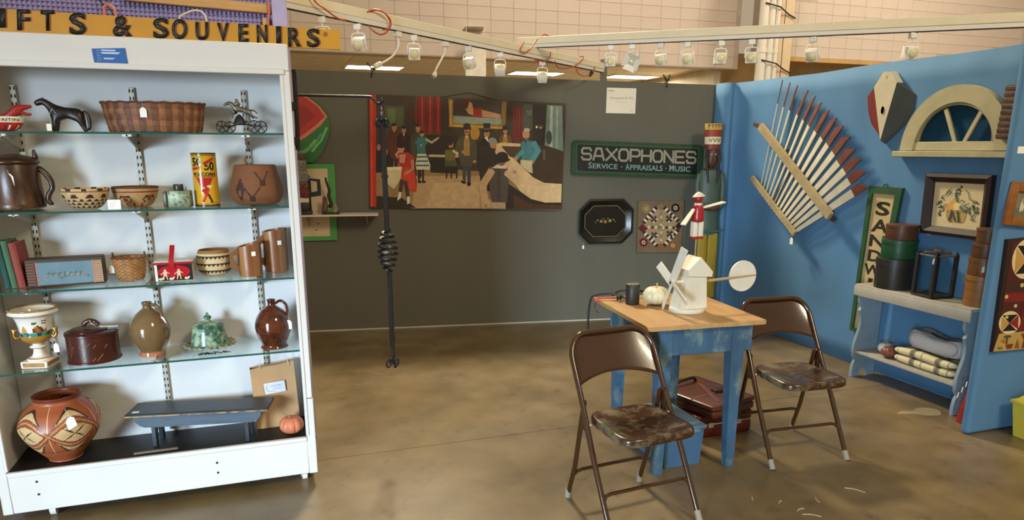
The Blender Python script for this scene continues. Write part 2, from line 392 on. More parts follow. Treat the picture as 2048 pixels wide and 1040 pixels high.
# ================================================================ DISPLAY CABINET
YF, YB = 3.341, 3.66
m_cab = mat('cabinet_white', '#d2cfc9', .42, var=.03, scale=3, bump=.02, bscale=40)
cab = T('display_cabinet', 'tall white display cabinet on casters with four glass shelves', 'cabinet', (0, 0, 0))
def cb(name, x0, x1, y0, y1, z0, z1, m=m_cab, r=.003, parent=cab, label=None):
    g = G(); g.rbox(x0, x1, y0, y1, z0, z1, r, 1); return obj(name, g, m, parent, label=label)
cb('header_board', -1.205, .121, YF, YF+.02, 1.93, 2.04)
cb('header_trim', -1.165, .10, YF-.008, YF+.012, 1.914, 1.938)
cb('top_panel', -1.2, .118, YF+.02, YB+.01, 2.015, 2.036)
cb('stile', .083, .121, YF, YF+.02, .44, 1.93); cb('stile', .083, .1235, YF, YF+.02, .05, .437)
cb('stile', -1.205, -1.165, YF, YF+.02, .05, 1.93)
cb('stile_trim', .079, .095, YF-.004, YF+.01, .25, 1.916)
cb('stile_trim', -1.172, -1.156, YF-.004, YF+.01, .25, 1.916)
cb('side_panel', .092, .118, YF+.02, YB+.01, .05, 2.03); cb('side_panel', -1.2, -1.172, YF+.02, YB+.01, .05, 2.03)
cb('back_panel', -1.172, .092, YB, YB+.012, .05, 2.02, mat('cabinet_back', '#d4d3d0', .5, var=.03, scale=3))
cb('plinth_board', -1.165, .083, YF, YF+.02, .052, .228)
cb('plinth_trim', -1.165, .083, YF-.005, YF+.015, .222, .244)
cb('deck', -1.172, .092, YF+.016, YB, .20, .236, mat('black_deck', '#15181c', .5, var=.2, scale=8))
for x, z in ((-1.06, .19), (-1.06, .13), (-.33, .17), (-.33, .12)):
    g = G(); g.cyl((x, YF-.0015, z), (x, YF+.01, z), .0055, n=10); obj('screw', g, mat('screw', '#3a3a3c', .4, metal=.6), cab)
m_std = mat('zinc', '#c9c6ba', .35, metal=.55, var=.05)
for x in (-1.0, -.548, -.081):
    st = cb('slotted_standard', x-.012, x+.012, YB-.014, YB, .25, 1.87, m_std, .002)
    g = G(); z = .28
    while z < 1.86:
        g.box(x-.009, x-.004, YB-.0148, YB-.012, z, z+.014); g.box(x+.004, x+.009, YB-.0148, YB-.012, z, z+.014); z += .032
    o = obj('slot_row', g, mat('slot_dark', '#222222', .8), st)
m_gl = pane('shelf_glass', (.93, .975, .955)); m_ge = mat('glass_edge', '#1d5148', .15, var=0, bump=0)
SH = [1.668, 1.351, 1.026, .678]
for z in SH:
    g = G(); g.box(-1.165, .088, YF+.012, YB-.02, z-.004, z+.004); s = obj('glass_shelf', g, m_gl, cab)
    g = G(); g.box(-1.165, .088, YF+.009, YF+.012, z-.004, z+.004); obj('edge', g, m_ge, s, label='dark green front edge of the glass')
    for x in (-1.0, -.548, -.081):
        g = G(); g.prism([(YF+.06, z-.005), (YB-.014, z-.005), (YB-.014, z-.075), (YB-.05, z-.06), (YF+.06, z-.016)], -.0035, .0035, TR((x, 0, 0), (0, 0, PI/2)))
        for v in range(len(g.V)): pass
        obj('bracket', g, mat('bracket_steel', '#aaa79c', .35, metal=.5), cab)
        g = G(); g.rbox(x-.018, x+.018, YF+.06, YF+.075, z-.014, z-.004, .002, 1); obj('bracket_clip', g, mat('clip', '#e8e8e4', .3), cab)
for x in (-1.03, .06):
    for y in (YF+.06, YB-.05):
        g = G(); g.tube([(x-.012, y, .026), (x+.012, y, .026)], .026, 20); w = obj('caster', g, mat('caster_rubber', '#d6d4cc', .5), cab)
        g = G(); g.tube([(x-.013, y, .026), (x+.013, y, .026)], .012, 12); obj('axle', g, mat('zinc'), w)
        g = G(); g.box(x-.018, x-.014, y-.012, y+.016, .02, .06); g.box(x+.014, x+.018, y-.012, y+.016, .02, .06); g.box(x-.022, x+.022, y-.02, y+.02, .055, .2); obj('fork', g, mat('zinc'), w)
# notice card on the header
g = G(); g.rbox(-.06, .06, -.002, 0, 0, .062, .0008, 1, TR((0, 0, 0), (0, -.06, 0)))
t = T('notice_card', 'small blue printed card taped to white cabinet header', 'card', (-.56, YF-.001, 1.932)); obj('card', g, mat('blue_card', '#1f5ba0', .5), t)
a = Art(None, -.0024)
for x0, x1, z, h in ((-.03, .02, .052, .004), (-.03, .035, .045, .0025), (-.03, .03, .041, .0025), (-.025, .015, .024, .002), (-.025, .008, .02, .002)): a.r(x0, z, x1, z+h, '#d8e4f0')
for k in range(5): a.l([(-.048, .05-.009*k), (-.042, .053-.009*k), (-.033, .052-.009*k)], .0012, '#a9c4e0')
obj('print', a.g, VC(), t)
# the yellow shop sign standing on the cabinet
t = T('shop_sign', 'long yellow painted wooden sign with black letters on top of cabinet', 'sign', (0, 3.44, 2.04), 0)
Hs = homog([(0, 17), (680, 60), (680, 102), (0, 66)], [(-.941, .097), (.355, .083), (.352, -.004), (-.953, .0)])
g = G(); g.prism([(-1.5, .001), (.352, -.0), (.355, .083), (-.941, .097), (-1.5, .103)], 0, .02)
obj('board', g, mat('yellow_paint', '#bd8618', .5, var=.08, scale=5, bump=.05, wear=('#8a5a1c', 9, .68, .74)), t)
a = Art(Hs, -.0008)
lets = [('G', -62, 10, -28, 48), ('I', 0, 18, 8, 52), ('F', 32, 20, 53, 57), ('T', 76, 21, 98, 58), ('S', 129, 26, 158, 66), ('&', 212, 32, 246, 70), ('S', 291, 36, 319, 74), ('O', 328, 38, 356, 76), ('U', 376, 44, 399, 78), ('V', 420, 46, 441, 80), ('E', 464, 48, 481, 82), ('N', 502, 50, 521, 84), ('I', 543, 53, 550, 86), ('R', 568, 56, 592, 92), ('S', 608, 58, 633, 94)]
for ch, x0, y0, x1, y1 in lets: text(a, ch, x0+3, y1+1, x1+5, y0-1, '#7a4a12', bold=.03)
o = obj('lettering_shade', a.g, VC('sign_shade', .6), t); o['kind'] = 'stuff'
for k, (ch, x0, y0, x1, y1) in enumerate(lets):
    a = Art(Hs, -.003); text(a, ch, x0-1, y1+1, x1+2, y0-1, '#15100c', bold=.028)
    for f in list(a.g.F):   # give the letter thickness
        pass
    o = obj('letter', a.g, mat('black_letter', '#17120e', .45, vcol=False, wear=('#b9a98c', 16, .69, .72)), t)
    sd = o.modifiers.new('thick', 'SOLIDIFY'); sd.thickness = .0035; sd.offset = -1
g = G(); g.cyl((.29, -.004, .062), (.29, .002, .062), .009, n=14); obj('knot', g, mat('brown_knot', '#8a5414', .6), t)
# ================================================================ THINGS ON THE SHELVES
Z1, Z2, Z3, Z4, Z5 = 1.673, 1.356, 1.031, .683, .237
def sprof(P, n=6): return [(max(p.x, 0), p.z) for p in smooth_pts([(r, 0, z) for r, z in P], n)]
def woven(root, prof, nst, nrow, m_w, m_s, sx=1, sy=1, amp=.0022, hw=.42, seg=4, tilt=None):
    """splint weave: each weaver a band going round, each stave a strip going up; prof(t) -> radius, z"""
    for j in range(nrow):
        g = G(); t0 = (j+.5-hw)/nrow; t1 = (j+.5+hw)/nrow; n = nst*seg; vs = []; fs = []
        for k in range(n):
            a = 2*PI*k/n; off = amp*math.cos(PI*(k/seg)+PI*j)
            for t in (t0, t1):
                r, z = prof(t)
                for d in (off-.0008, off+.0008): vs.append(((r+d)*sx*math.cos(a), (r+d)*sy*math.sin(a), z))
        for k in range(n):
            a = k*4; b = ((k+1) % n)*4
            fs += [(a+1, b+1, b+3, a+3), (a, a+2, b+2, b), (a, b, b+1, a+1), (a+2, a+3, b+3, b+2)]
        g.add(vs, fs, True); obj('weaver', g, m_w[j % len(m_w)], root)
    for i in range(nst):
        g = G(); a = 2*PI*i/nst; w = 2*PI/nst*hw; vs = []; fs = []; ns = nrow*3
        for q in range(ns+1):
            t = q/ns; r, z = prof(t); off = -amp*math.cos(PI*(t*nrow-.5)+PI*i)
            for aa in (a-w, a+w):
                for d in (off-.0008, off+.0008): vs.append(((r+d)*sx*math.cos(aa), (r+d)*sy*math.sin(aa), z))
        for q in range(ns):
            k = q*4; l = k+4; fs += [(k+1, l+1, l+3, k+3)[::-1], (k, k+2, l+2, l)[::-1], (k, l, l+1, k+1), (k+2, k+3, l+3, l+2)]
        g.add(vs, fs, True); obj('stave', g, m_s[i % len(m_s)], root)
# --- shelf 1
t = T('dragon_boat_dish', 'painted pottery boat dish with red snarling dragon head at left edge', 'dish', (-1.02, 3.47, Z1))
def cd(th, i, z):
    if z > .034: return '#e4dcc2'
    if (th*26) % 1 < .35 and .008 < z < .026: return '#25365c' if int(th*26) % 2 else '#e0d2b8'
    return '#a3231d'
g = G(); g.lathe(sprof([(.03, 0), (.06, .004), (.082, .02), (.09, .04), (.094, .056), (.088, .057), (.08, .04), (.06, .02), (0, .012)], 4), 64, sx=1, sy=.5, colf=cd); obj('hull', g, VC('glazed_paint', .3), t)
a = Art(None, 0); text(a, "I'VE BE WAITIN", -.07, .040, .082, .052, '#2a1c14')
a.g.V = [(x, -math.sqrt(max(0, 1-(x/.0955)**2))*.0478-.0006, z) for x, y, z in a.g.V]; obj('inscription', a.g, VC(), t)
m_dr = mat('red_glaze', '#9c211b', .35, var=.1)
skin('dragon_head', [(.02, 0, .05, .016), (.05, 0, .066, .017), (.07, 0, .085, .017), (.09, 0, .094, .013), (.112, 0, .098, .009), (.127, 0, .1, .006), (.085, 0, .076, .008), (.105, 0, .068, .007), (.124, 0, .069, .005), (-.03, 0, .045, .014), (-.06, 0, .062, .008), (.07, 0, .104, .004)], [(0, 1), (1, 2), (2, 3), (3, 4), (4, 5), (2, 6), (6, 7), (7, 8), (0, 9), (9, 10), (2, 11)], m_dr, t, 2)
t = T('toy_horse', 'carved black wooden toy horse standing on the top shelf', 'toy horse', (-.79, 3.5, Z1))
m_h = mat('black_horse', '#1d1310', .4, var=.25, scale=30)
skin('body', [(-.022, 0, .076, (.027, .025)), (.015, 0, .078, (.024, .021)), (.05, 0, .078, (.028, .026)), (-.038, 0, .097, .02), (-.056, 0, .115, .015), (-.07, 0, .124, .016), (-.087, 0, .117, .013), (-.099, 0, .109, .01),
     (-.03, .015, .05, .014), (-.032, .015, .024, .009), (-.036, .015, .001, .0085), (-.03, -.015, .05, .014), (-.034, -.015, .024, .009), (-.042, -.015, .001, .0085),
     (.062, .015, .05, .016), (.066, .015, .024, .010), (.074, .015, .001, .0085), (.062, -.015, .05, .016), (.07, -.015, .024, .010), (.082, -.015, .001, .0085), (.074, 0, .082, .02)],
     [(0, 1), (1, 2), (0, 3), (3, 4), (4, 5), (5, 6), (6, 7), (0, 8), (8, 9), (9, 10), (0, 11), (11, 12), (12, 13), (2, 14), (14, 15), (15, 16), (2, 17), (17, 18), (18, 19), (2, 20)], m_h, t, 2)
skin('tail', [(.07, 0, .085, .006), (.086, 0, .078, .008), (.093, 0, .05, .008), (.092, 0, .02, .006), (.084, 0, .008, .004)], [(0, 1), (1, 2), (2, 3), (3, 4)], m_h, t, 2)
for s in (-1, 1):
    g = G(); g.prism([(-.064, .13), (-.068, .139), (-.072, .13)], -.002+s*.008, .002+s*.008); obj('ear', g, m_h, t)
g = G(); g.tube(smooth_pts([(-.033, -.026, .092), (-.045, -.024, .07), (-.043, -.03, .04), (-.047, -.03, .03)], 4), .0008, 5); g.tube([(-.033, -.026, .092), (-.022, -.026, .075)], .0008, 5)
o = obj('tag_string', g, mat('string', '#d8d2c0', .9), t)
g = G(); g.box(-.06, -.042, -.034, -.033, .004, .032); obj('price_tag', g, mat('tag_paper', '#f2efe6', .8, var=.03), t)
t = T('splint_basket', 'large oval woven splint basket with checkered brown weave and tag', 'basket', (-.444, 3.505, Z1))
mw = [mat('splint_a', '#7a4a28', .6, var=.3, scale=25), mat('splint_b', '#6c4022', .6, var=.3, scale=25)]
ms = [mat('splint_c', '#8a5a32', .6, var=.3, scale=25), mat('splint_d', '#5d351c', .6, var=.3, scale=25)]
def pb(t_): return (.180+.022*t_**.8, .002+.118*t_)
woven(t, pb, 46, 5, mw, ms, 1, .52, .002, .44, 4)
g = G(); g.lathe([(0, .003), (.178, .003)], 40, sy=.52); obj('bottom', g, mw[1], t)
g = G(); P = [(.205*math.cos(2*PI*i/72), .107*math.sin(2*PI*i/72), .122+.002*math.sin(i*1.9)) for i in range(72)]; g.tube(P, .0045, 6, closed=True); obj('rim', g, mat('rim_splint', '#5d3820', .6, var=.3, scale=40), t)
tag(t, -.03, -.1085, .118, .026, .04, .018)
t = T('bell_toy', 'cast metal horse and rider bell toy on spoked wheels', 'toy', (-.10, 3.5, Z1+.002))
m_ct = mat('old_nickel', '#6d665a', .4, metal=.7, var=.35, scale=60); m_ci = mat('cast_iron', '#35302a', .5, metal=.5, var=.3)
for wx, wy, r in ((-.076, -.032, .024), (-.048, .032, .024), (.058, -.032, .026), (.086, .032, .026)):
    g = G(); P = [(wx+r*math.cos(2*PI*i/28), wy, r+.001+r*math.sin(2*PI*i/28)) for i in range(28)]; g.tube(P, .0024, 6, closed=True); w = obj('wheel', g, m_ci, t)
    g = G()
    for k in range(5):
        a = 2*PI*k/5+.3
        for s in (-.5, .5): g.tube([(wx+.004*math.cos(a), wy, r+.001+.004*math.sin(a)), (wx+r*.62*math.cos(a+s*.5), wy, r+.001+r*.62*math.sin(a+s*.5)), (wx+r*math.cos(a), wy, r+.001+r*math.sin(a))], .0016, 5)
    g.ell((wx, wy, r+.001), .005, 8, 6); obj('spokes', g, m_ci, w)
for x, r in ((-.062, .025), (.072, .027)):
    g = G(); g.cyl((x, -.034, r), (x, .034, r), .002, n=8); obj('axle', g, m_ci, t)
g = G(); g.tube([(-.062, 0, .025), (-.01, 0, .036), (.03, 0, .036), (.072, 0, .027)], .003, 6); g.tube([(.02, 0, .036), (.028, 0, .07), (.03, 0, .1)], .002, 6); g.tube([(.05, 0, .034), (.04, 0, .075)], .0017, 6); obj('frame', g, m_ci, t)
g = G(); g.lathe(sprof([(.026, .038), (.024, .05), (.015, .068), (.005, .078), (0, .08)], 3), 18, TR((-.002, 0, 0))); obj('bell', g, m_ci, t)
skin('horse', [(.005, 0, .1, (.013, .011)), (.034, 0, .094, (.014, .012)), (-.014, 0, .106, .011), (-.026, 0, .12, .0085), (-.036, 0, .13, .0085), (-.052, 0, .124, .0065), (-.064, 0, .117, .005), (-.022, -.006, .088, .006), (-.042, -.006, .09, .0045), (-.046, -.006, .074, .004), (-.016, .006, .086, .006), (-.034, .006, .078, .0045), (-.03, .006, .064, .004), (.046, -.006, .08, .0075), (.06, -.006, .07, .005), (.076, -.006, .064, .004), (.048, .006, .078, .007), (.058, .006, .062, .0045), (.05, 0, .1, .005), (.066, 0, .096, .004), (.076, 0, .084, .003)], [(0, 1), (0, 2), (2, 3), (3, 4), (4, 5), (5, 6), (2, 7), (7, 8), (8, 9), (2, 10), (10, 11), (11, 12), (1, 13), (13, 14), (14, 15), (1, 16), (16, 17), (1, 18), (18, 19), (19, 20)], m_ct, t, 1)
skin('rider', [(.002, 0, .115, .011), (-.004, 0, .13, .010), (-.008, 0, .139, .005), (-.01, 0, .147, .009), (-.02, 0, .122, .005), (-.034, 0, .126, .004)], [(0, 1), (1, 2), (2, 3), (1, 4), (4, 5)], m_ct, t, 1)
# --- shelf 2
t = T('tankard', 'large dark lidded wooden tankard with carved scroll handle and tag', 'tankard', (-1.005, 3.51, Z2))
m_tk = mat('aged_wood', '#5a3820', .3, c2='#301a0e', mixs=14, var=.35, scale=9, bump=.15, bscale=30, stretch=(1, 1, .3))
g = G(); g.lathe([(0, .008), (.098, .008), (.1, .02), (.097, .028), (.094, .10), (.09, .185), (.088, .19)], 40); obj('body', g, m_tk, t)
g = G(); g.lathe(sprof([(.09, .185), (.098, .192), (.096, .202), (.082, .212), (.05, .222), (.02, .228), (0, .229)], 4), 40); obj('lid', g, mat('tankard_lid', '#3c2416', .3, var=.3, scale=9), t)
for k in range(3):
    a = .8+2*PI*k/3; g = G(); g.ell((.08*math.cos(a), .08*math.sin(a), .0105), (.02, .02, .01)); obj('foot', g, m_tk, t)
skin('handle', [(.085, 0, .175, .014), (.105, 0, .16, .013), (.12, 0, .14, .013), (.132, 0, .115, .012), (.133, 0, .085, .011), (.115, 0, .06, .012), (.108, 0, .035, .012), (.12, 0, .022, .012), (.118, 0, .014, .01)], [(i, i+1) for i in range(8)], mat('tankard_lid'), t, 2)
skin('thumb_piece', [(.085, 0, .2, .012), (.088, 0, .222, .011), (.082, 0, .238, .007), (.086, 0, .248, .004)], [(0, 1), (1, 2), (2, 3)], mat('tankard_lid'), t, 2)
tag(t, .005, -.0905, .165, .034, .05, .014)
def bowl(name, label, loc, prof, colf, rx=0, ry=0, n=96, cat='basket'):
    t = T(name, label, cat, loc); g = G(); g.lathe(prof, n, TR((0, 0, 0), (rx, ry, 0)), colf=colf); obj('coil_wall', g, mat('coil_basketry', '#fff', .75, vcol=True, var=.12, scale=60, bump=.25, bscale=140), t); return t
K, CR, RU = '#2f1e14', '#c9a877', '#7d3f1d'
def c1(th, i, z):
    u = (th*9+.2) % 1
    if z > .077: return CR if u > .35 else K
    if z > .072: return '#8a5a30'
    if .048 < z < .062 and abs(u-.5) < .12+(.062-z)*12: return K
    for zz, ph, n_ in ((.034, 0, 18), (.02, .5, 18), (.006, .0, 18)):
        v = (th*n_+ph) % 1
        if zz < z < zz+.012 and abs(v-.5) < .42*(1-(z-zz)/.012): return K
    return CR
bowl('coiled_basket_bowl', 'shallow cream basket bowl with black stepped triangles on second shelf', (-.742, 3.458, Z2+.001), sprof([(.0, 0), (.046, .001), (.075, .03), (.088, .06), (.0915, .082), (.087, .084), (.083, .06), (.06, .02), (0, .008)], 9), c1)
def c2_(th, i, z):
    u = (th*5+.08) % 1
    if z > .08: return '#5a3318'
    if .064 < z < .069: return RU
    a = abs(u-.5)
    if .018 < z < .05 and a < .3:
        d = abs((u-.5)*.9-(z-.034)*6); e = a*.1+abs(z-.034)
        if .026 < e < .032 or e < .012 or (.04 < z < .05 and a < .2): return K if e > .02 else RU
    if z < .02 and abs(((th*14) % 1)-.5) < .1: return RU
    return '#b28a58'
t = bowl('coiled_basket_bowl', 'tan basket bowl with rust arrow pattern behind the small price card', (-.562, 3.535, Z2+.001), sprof([(.0, 0), (.052, .001), (.078, .03), (.09, .06), (.094, .083), (.09, .085), (.085, .06), (.06, .02), (0, .008)], 9), c2_)
g = G(); g.box(-.0245, .0245, -.001, .001, 0, .04, TR((0, 0, 0), (-.15, .0, 0)))
t = T('price_card', 'small white price card leaning on front edge of second shelf', 'card', (-.625, 3.383, Z2)); obj('card', g, mat('tag_paper'), t)
a = Art(None, -.0015)
for k in range(4): a.r(-.017, .028-.006*k, .012-.004*k, .0295-.006*k, '#b9b3a8')
a.g.V = [tuple(TR((0, 0, 0), (-.15, 0, 0)) @ Vector(v)) for v in a.g.V]; obj('print', a.g, VC(), t)
t = T('tin_flask', 'small mottled green tin flask with dark screw cap beside popcorn can', 'flask', (-.372, 3.425, Z2))
m_fl = mat('mottled_tin', '#7f8563', .4, c2='#3a4630', mixs=70, var=.25, scale=40, metal=.2)
g = G(); g.rbox(-.047, .047, -.024, .024, 0, .073, .005, 2, TR((0, 0, 0), (0, 0, -.15))); obj('body', g, m_fl, t)
g = G(); g.rbox(-.012, .008, -.02, .02, .0, .069, .004, 2, TR((-.053, .006, 0), (0, 0, -.15))); obj('end_band', g, mat('dark_tin', '#3b3f30', .35, metal=.5), t)
g = G(); g.lathe([(.0, .073), (.0195, .073), (.0205, .076), (.0205, .096), (.019, .099), (0, .099)], 24, TR((-.003, 0, 0))); obj('cap', g, mat('dark_tin'), t)
g = G(); g.tube([(.022, 0, .073), (.028, 0, .08), (.026, 0, .088)], .0018, 6); obj('hook', g, mat('dark_tin'), t)
# popcorn can
t = T('popcorn_can', 'tall yellow printed popcorn can with black and red lettering', 'can', (-.266, 3.465, Z2))
R_ = .0515
g = G(); g.lathe([(0, .001), (R_+.001, .0), (R_+.001, .004), (R_, .006), (R_, .226), (R_+.001, .228), (R_+.001, .232), (R_-.003, .2325), (R_-.004, .229), (0, .229)], 64, colf=lambda th, i, z: '#c99a22' if 3 <= i <= 3 else '#4a3a20'); obj('tin', g, mat('printed_tin', '#fff', .22, vcol=True, var=.05, bump=.0), t)
a = Art(None, 0, 4e-5)
B_ = '#1a1512'; RD = '#a8231c'
for z0, z1 in ((.006, .009), (.013, .0145), (.219, .2205), (.223, .225)): 
    for k in range(40): a.g.plate(rect(-.075+.00375*k, z0, -.075+.00375*(k+1), z1), -1e-5, '#3a2a14')
a.y = -1e-4
for k in range(20):
    x0 = -.036+.0036*k; x1 = x0+.0036
    f = lambda x: .125-.078*(1-abs(x)/.036) if abs(x) < .036 else .125
    a.g.plate([(x0, f(x0)), (x1, f(x1)), (x1, .125), (x0, .125)], -2e-4, RD)
a.y = -3e-4
text(a, '50', -.05, .174, -.006, .212, B_, bold=.035); text(a, '50', .004, .156, .047, .194, B_, bold=.035)
for k in range(6):
    a.e(.006+.007*k, .188+.0035*k, .006, .006, RD, 8); a.e(-.05+.006*k, .163+.001*k, .005, .006, RD, 8)
text(a, 'POPCORN', -.048, .132, .05, .148, B_, bold=.03)
for k in range(11): a.r(-.045+.0085*k, .127, -.039+.0085*k, .131, RD)
a.l([(-.01, .07), (.012, .05), (.022, .025)], .009, '#5a2018'); a.l([(.012, .075), (.002, .05), (-.012, .022)], .009, '#c03020')
a.e(.018, .088, .012, .006, '#e2c27a', 10); a.l([(-.005, .082), (.02, .082)], .006, '#e2c27a')
a.r(-.02, .016, -.006, .020, B_); a.r(.016, .018, .03, .022, B_)
a.g.V = [((R_+.0003-y)*math.sin(x/R_), -(R_+.0003-y)*math.cos(x/R_), z) for x, y, z in a.g.V]; obj('printed_label', a.g, mat('printed_tin'), t)
# big coiled basket
def c3(th, i, z):
    base = '#7a4a26' if i % 2 else '#6a3e1f'; u = (th-.75)*2*PI*.11   # metres across the front
    D = '#3a1c10'
    def near(x, zz, w, h): return abs(u-x) < w and abs(z-zz) < h
    if near(-.07, .105, .007, .012) or (abs(u+.07) < .02*(1-abs(z-.07)/.05)+.004 and .02 < z < .1 and not near(-.07, .055, .006, .012)): return D
    for x0, z0 in ((.03, .10), (-.018, .03)):
        if near(x0, z0, .013, .012): return D
        if abs(abs(u-x0)-(.004+(z-z0-.01)*.75)) < .0045 and z0+.01 < z < z0+.05: return D
    return base
bowl('coiled_basket', 'tall brown coiled basket with dark deer figures on second shelf', (-.055, 3.515, Z2), sprof([(0, 0), (.08, .001), (.105, .018), (.117, .05), (.113, .09), (.102, .13), (.092, .172), (.086, .173), (.095, .12), (.1, .04), (0, .01)], 14), c3, n=160)
# --- shelf 3
def book(x0, w, h, d, lean, col, label, y=3.45):
    t = T('book', label, 'book', (x0, y, Z3), 0, 'old books at the cabinet edge'); M = TR((0, 0, 0), (0, lean, 0)); m = mat('cloth_'+col, col, .7, var=.15, scale=40, wear=('#c9b9a0', 30, .7, .76))
    g = G(); g.rbox(0, .003, 0, d, 0, h, .001, 1, M); obj('cover_board', g, m, t); g = G(); g.rbox(w-.003, w, 0, d, 0, h, .001, 1, M); obj('cover_board', g, m, t)
    g = G(); g.surf(lambda u, v: (w*u, -.005*math.sin(PI*u), h*v), 8, 1, T=M); g.surf(lambda u, v: (w*u, .003, h*(1-v)), 1, 1, T=M)
    for z in (.08, .5, .85): g.surf(lambda u, v: (w*u, -.0055*math.sin(PI*u)-.0006, h*z+.004*v), 8, 1, T=M)
    obj('spine', g, m, t)
    g = G(); g.box(.003, w-.003, .004, d-.004, .004, h-.004, M); obj('pages', g, mat('page_block', '#d8cba8', .85), t)
book(-1.088, .022, .195, .13, -.075, '#24504c', 'dark teal book, outermost of the three old books'); book(-1.063, .022, .2, .13, -.075, '#44684a', 'green cloth book between teal and red books'); book(-1.038, .027, .19, .13, -.075, '#8c3a34', 'faded red cloth book leaning beside painted box')
t = T('painted_box', 'wooden box painted blue with roses and carved like a thick book', 'box', (-.860, 3.495, Z3), .10)
g = G(); g.rbox(-.145, .145, -.045, .04, 0, .118, .004, 1); obj('body', g, mat('dark_box_wood', '#47362c', .6, var=.3, scale=12, stretch=(1, 6, 6)), t)
g = G(); g.rbox(-.103, .108, -.0475, -.04, .008, .104, .001, 1); obj('painted_panel', g, mat('blue_grey_paint', '#63818c', .6, var=.12, scale=20, wear=('#3c4a50', 30, .66, .72)), t)
a = Art(None, -.0478)
a.r(-.108, .006, -.102, .106, '#a86a5c'); a.r(.101, .006, .107, .106, '#b27a68')
for x, w in ((-.045, .06), (.04, .05)): 
    a.l([(x-w*.5, .055), (x+w*.5, .057)], .0012, '#37454a')
for k in range(16): a.e(-.075+.0105*k+random.uniform(-.004, .004), .045+random.uniform(-.012, .012), .006, .004, random.choice(['#a4746c', '#51685a', '#8f8a86', '#a06a60']), 8)
for k in range(7): a.l([(-.07+.02*k, .04), (-.062+.02*k, .062)], .0015, '#48604f')
for k in range(8): a.r(-.142, .012+.012*k, -.112, .016+.012*k, '#8a5236')
a.r(.108, .008, .138, .104, '#a98a6a')
for k in range(9): a.r(.11, .012+.0105*k, .136, .0155+.0105*k, '#8f6a52')
obj('painted_decoration', a.g, VC(), t)
t = T('splint_basket', 'small round tan splint basket with two ear handles', 'basket', (-.62, 3.525, Z3))
mw2 = [mat('splint_e', '#b07c44', .55, var=.25, scale=30), mat('splint_f', '#a2703c', .55, var=.25, scale=30)]; ms2 = [mat('splint_g', '#8f6236', .55, var=.25, scale=30)]
woven(t, lambda q: (.05+.020*q**.7, .002+.098*q), 29, 13, mw2, ms2, 1, 1, .0016, .47, 3)
g = G(); g.lathe([(0, .003), (.05, .003)], 24); obj('bottom', g, mw2[0], t)
g = G(); g.tube([(.071*math.cos(2*PI*i/40), .071*math.sin(2*PI*i/40), .101) for i in range(40)], .003, 6, closed=True); obj('rim', g, mat('basket_rim', '#6e4526', .6, var=.2), t)
for s in (-1, 1):
    g = G(); g.tube([(s*.064, .014*math.cos(PI*k/10), .1+.024*math.sin(PI*k/10)) for k in range(11)], .0028, 7); obj('handle', g, mat('basket_rim'), t); g.V = [v for v in g.V]
tag(t, -.071, -.02, .1, .02, .035, .03)
t = T('tin_lunch_box', 'red tin lunch pail with single upright handle and silhouette print', 'tin', (-.431, 3.462, Z3), .03)
m_rt = mat('red_enamel', '#a81420', .3, var=.06, scale=20)
g = G(); g.rbox(-.077, .077, -.05, .05, 0, .083, .004, 2); obj('body', g, mat('tin_body', '#d8d2c4', .35, metal=.1), t)
g = G(); g.rbox(-.082, .082, -.054, .054, .078, .087, .003, 2); g.rbox(-.076, .076, -.048, .048, .084, .091, .003, 1); obj('lid', g, mat('lid_enamel', '#c9c4ba', .35), t)
g = G(); g.rbox(-.082, .082, -.0555, -.053, .076, .086, .001, 1); obj('lid_edge', g, m_rt, t)
g = G(); P = smooth_pts([(-.004, -.056, .055), (-.006, -.056, .09), (-.002, -.03, .125), (0, 0, .155)], 5)
for i in range(len(P)-1): 
    d = .010
    g.add([(P[i].x-d, P[i].y, P[i].z), (P[i].x+d, P[i].y, P[i].z), (P[i+1].x+d, P[i+1].y, P[i+1].z), (P[i+1].x-d, P[i+1].y, P[i+1].z), (P[i].x-d, P[i].y+.005, P[i].z), (P[i].x+d, P[i].y+.005, P[i].z), (P[i+1].x+d, P[i+1].y+.005, P[i+1].z), (P[i+1].x-d, P[i+1].y+.005, P[i+1].z)], [(0, 1, 2, 3), (7, 6, 5, 4), (0, 3, 7, 4), (1, 5, 6, 2), (3, 2, 6, 7), (0, 4, 5, 1)])
obj('handle', g, m_rt, t)
a = Art(None, -.0502)
a.r(-.072, .003, .076, .076, '#2a2320'); a.e(0, .042, .066, .03, '#b01622', 24); a.r(-.066, .004, .07, .02, '#2a2622'); a.r(-.076, .002, -.066, .077, '#e8e4da')
for x in (-.035, .02):
    a.e(x, .05, .005, .005, '#cfc4a0', 8); a.p([(x-.007, .046), (x+.007, .046), (x+.006, .026), (x-.008, .026)], '#cfc4a0'); a.l([(x-.005, .027), (x-.009, .01)], .004, '#cfc4a0'); a.l([(x+.003, .027), (x+.007, .01)], .004, '#cfc4a0'); a.l([(x+.005, .043), (x+.016, .036)], .003, '#cfc4a0'); a.l([(x-.005, .043), (x-.018, .032)], .003, '#cfc4a0')
for x in (-.012, .05, -.055): a.e(x, .012, .01, .006, '#cfc4a0', 10); a.e(x+.01, .017, .004, .004, '#cfc4a0', 8)
obj('printed_panel', a.g, mat('printed_tin'), t)
def c4(th, i, z):
    for zz in (.014, .047, .08):
        v = (th*26+z*14) % 1
        if zz+.009 < z < zz+.0125: return K
        if zz < z <= zz+.009 and v < .15+.8*(z-zz)/.009: return K
    return '#cdb384' if z < .104 else '#8a643c'
bowl('coiled_basket_jar', 'round cream coiled basket with three dark sawtooth bands', (-.27, 3.555, Z3), sprof([(0, 0), (.05, .001), (.07, .02), (.08, .055), (.078, .08), (.07, .105), (.066, .116), (.061, .116), (.066, .1), (.072, .05), (0, .01)], 12), c4, n=200)
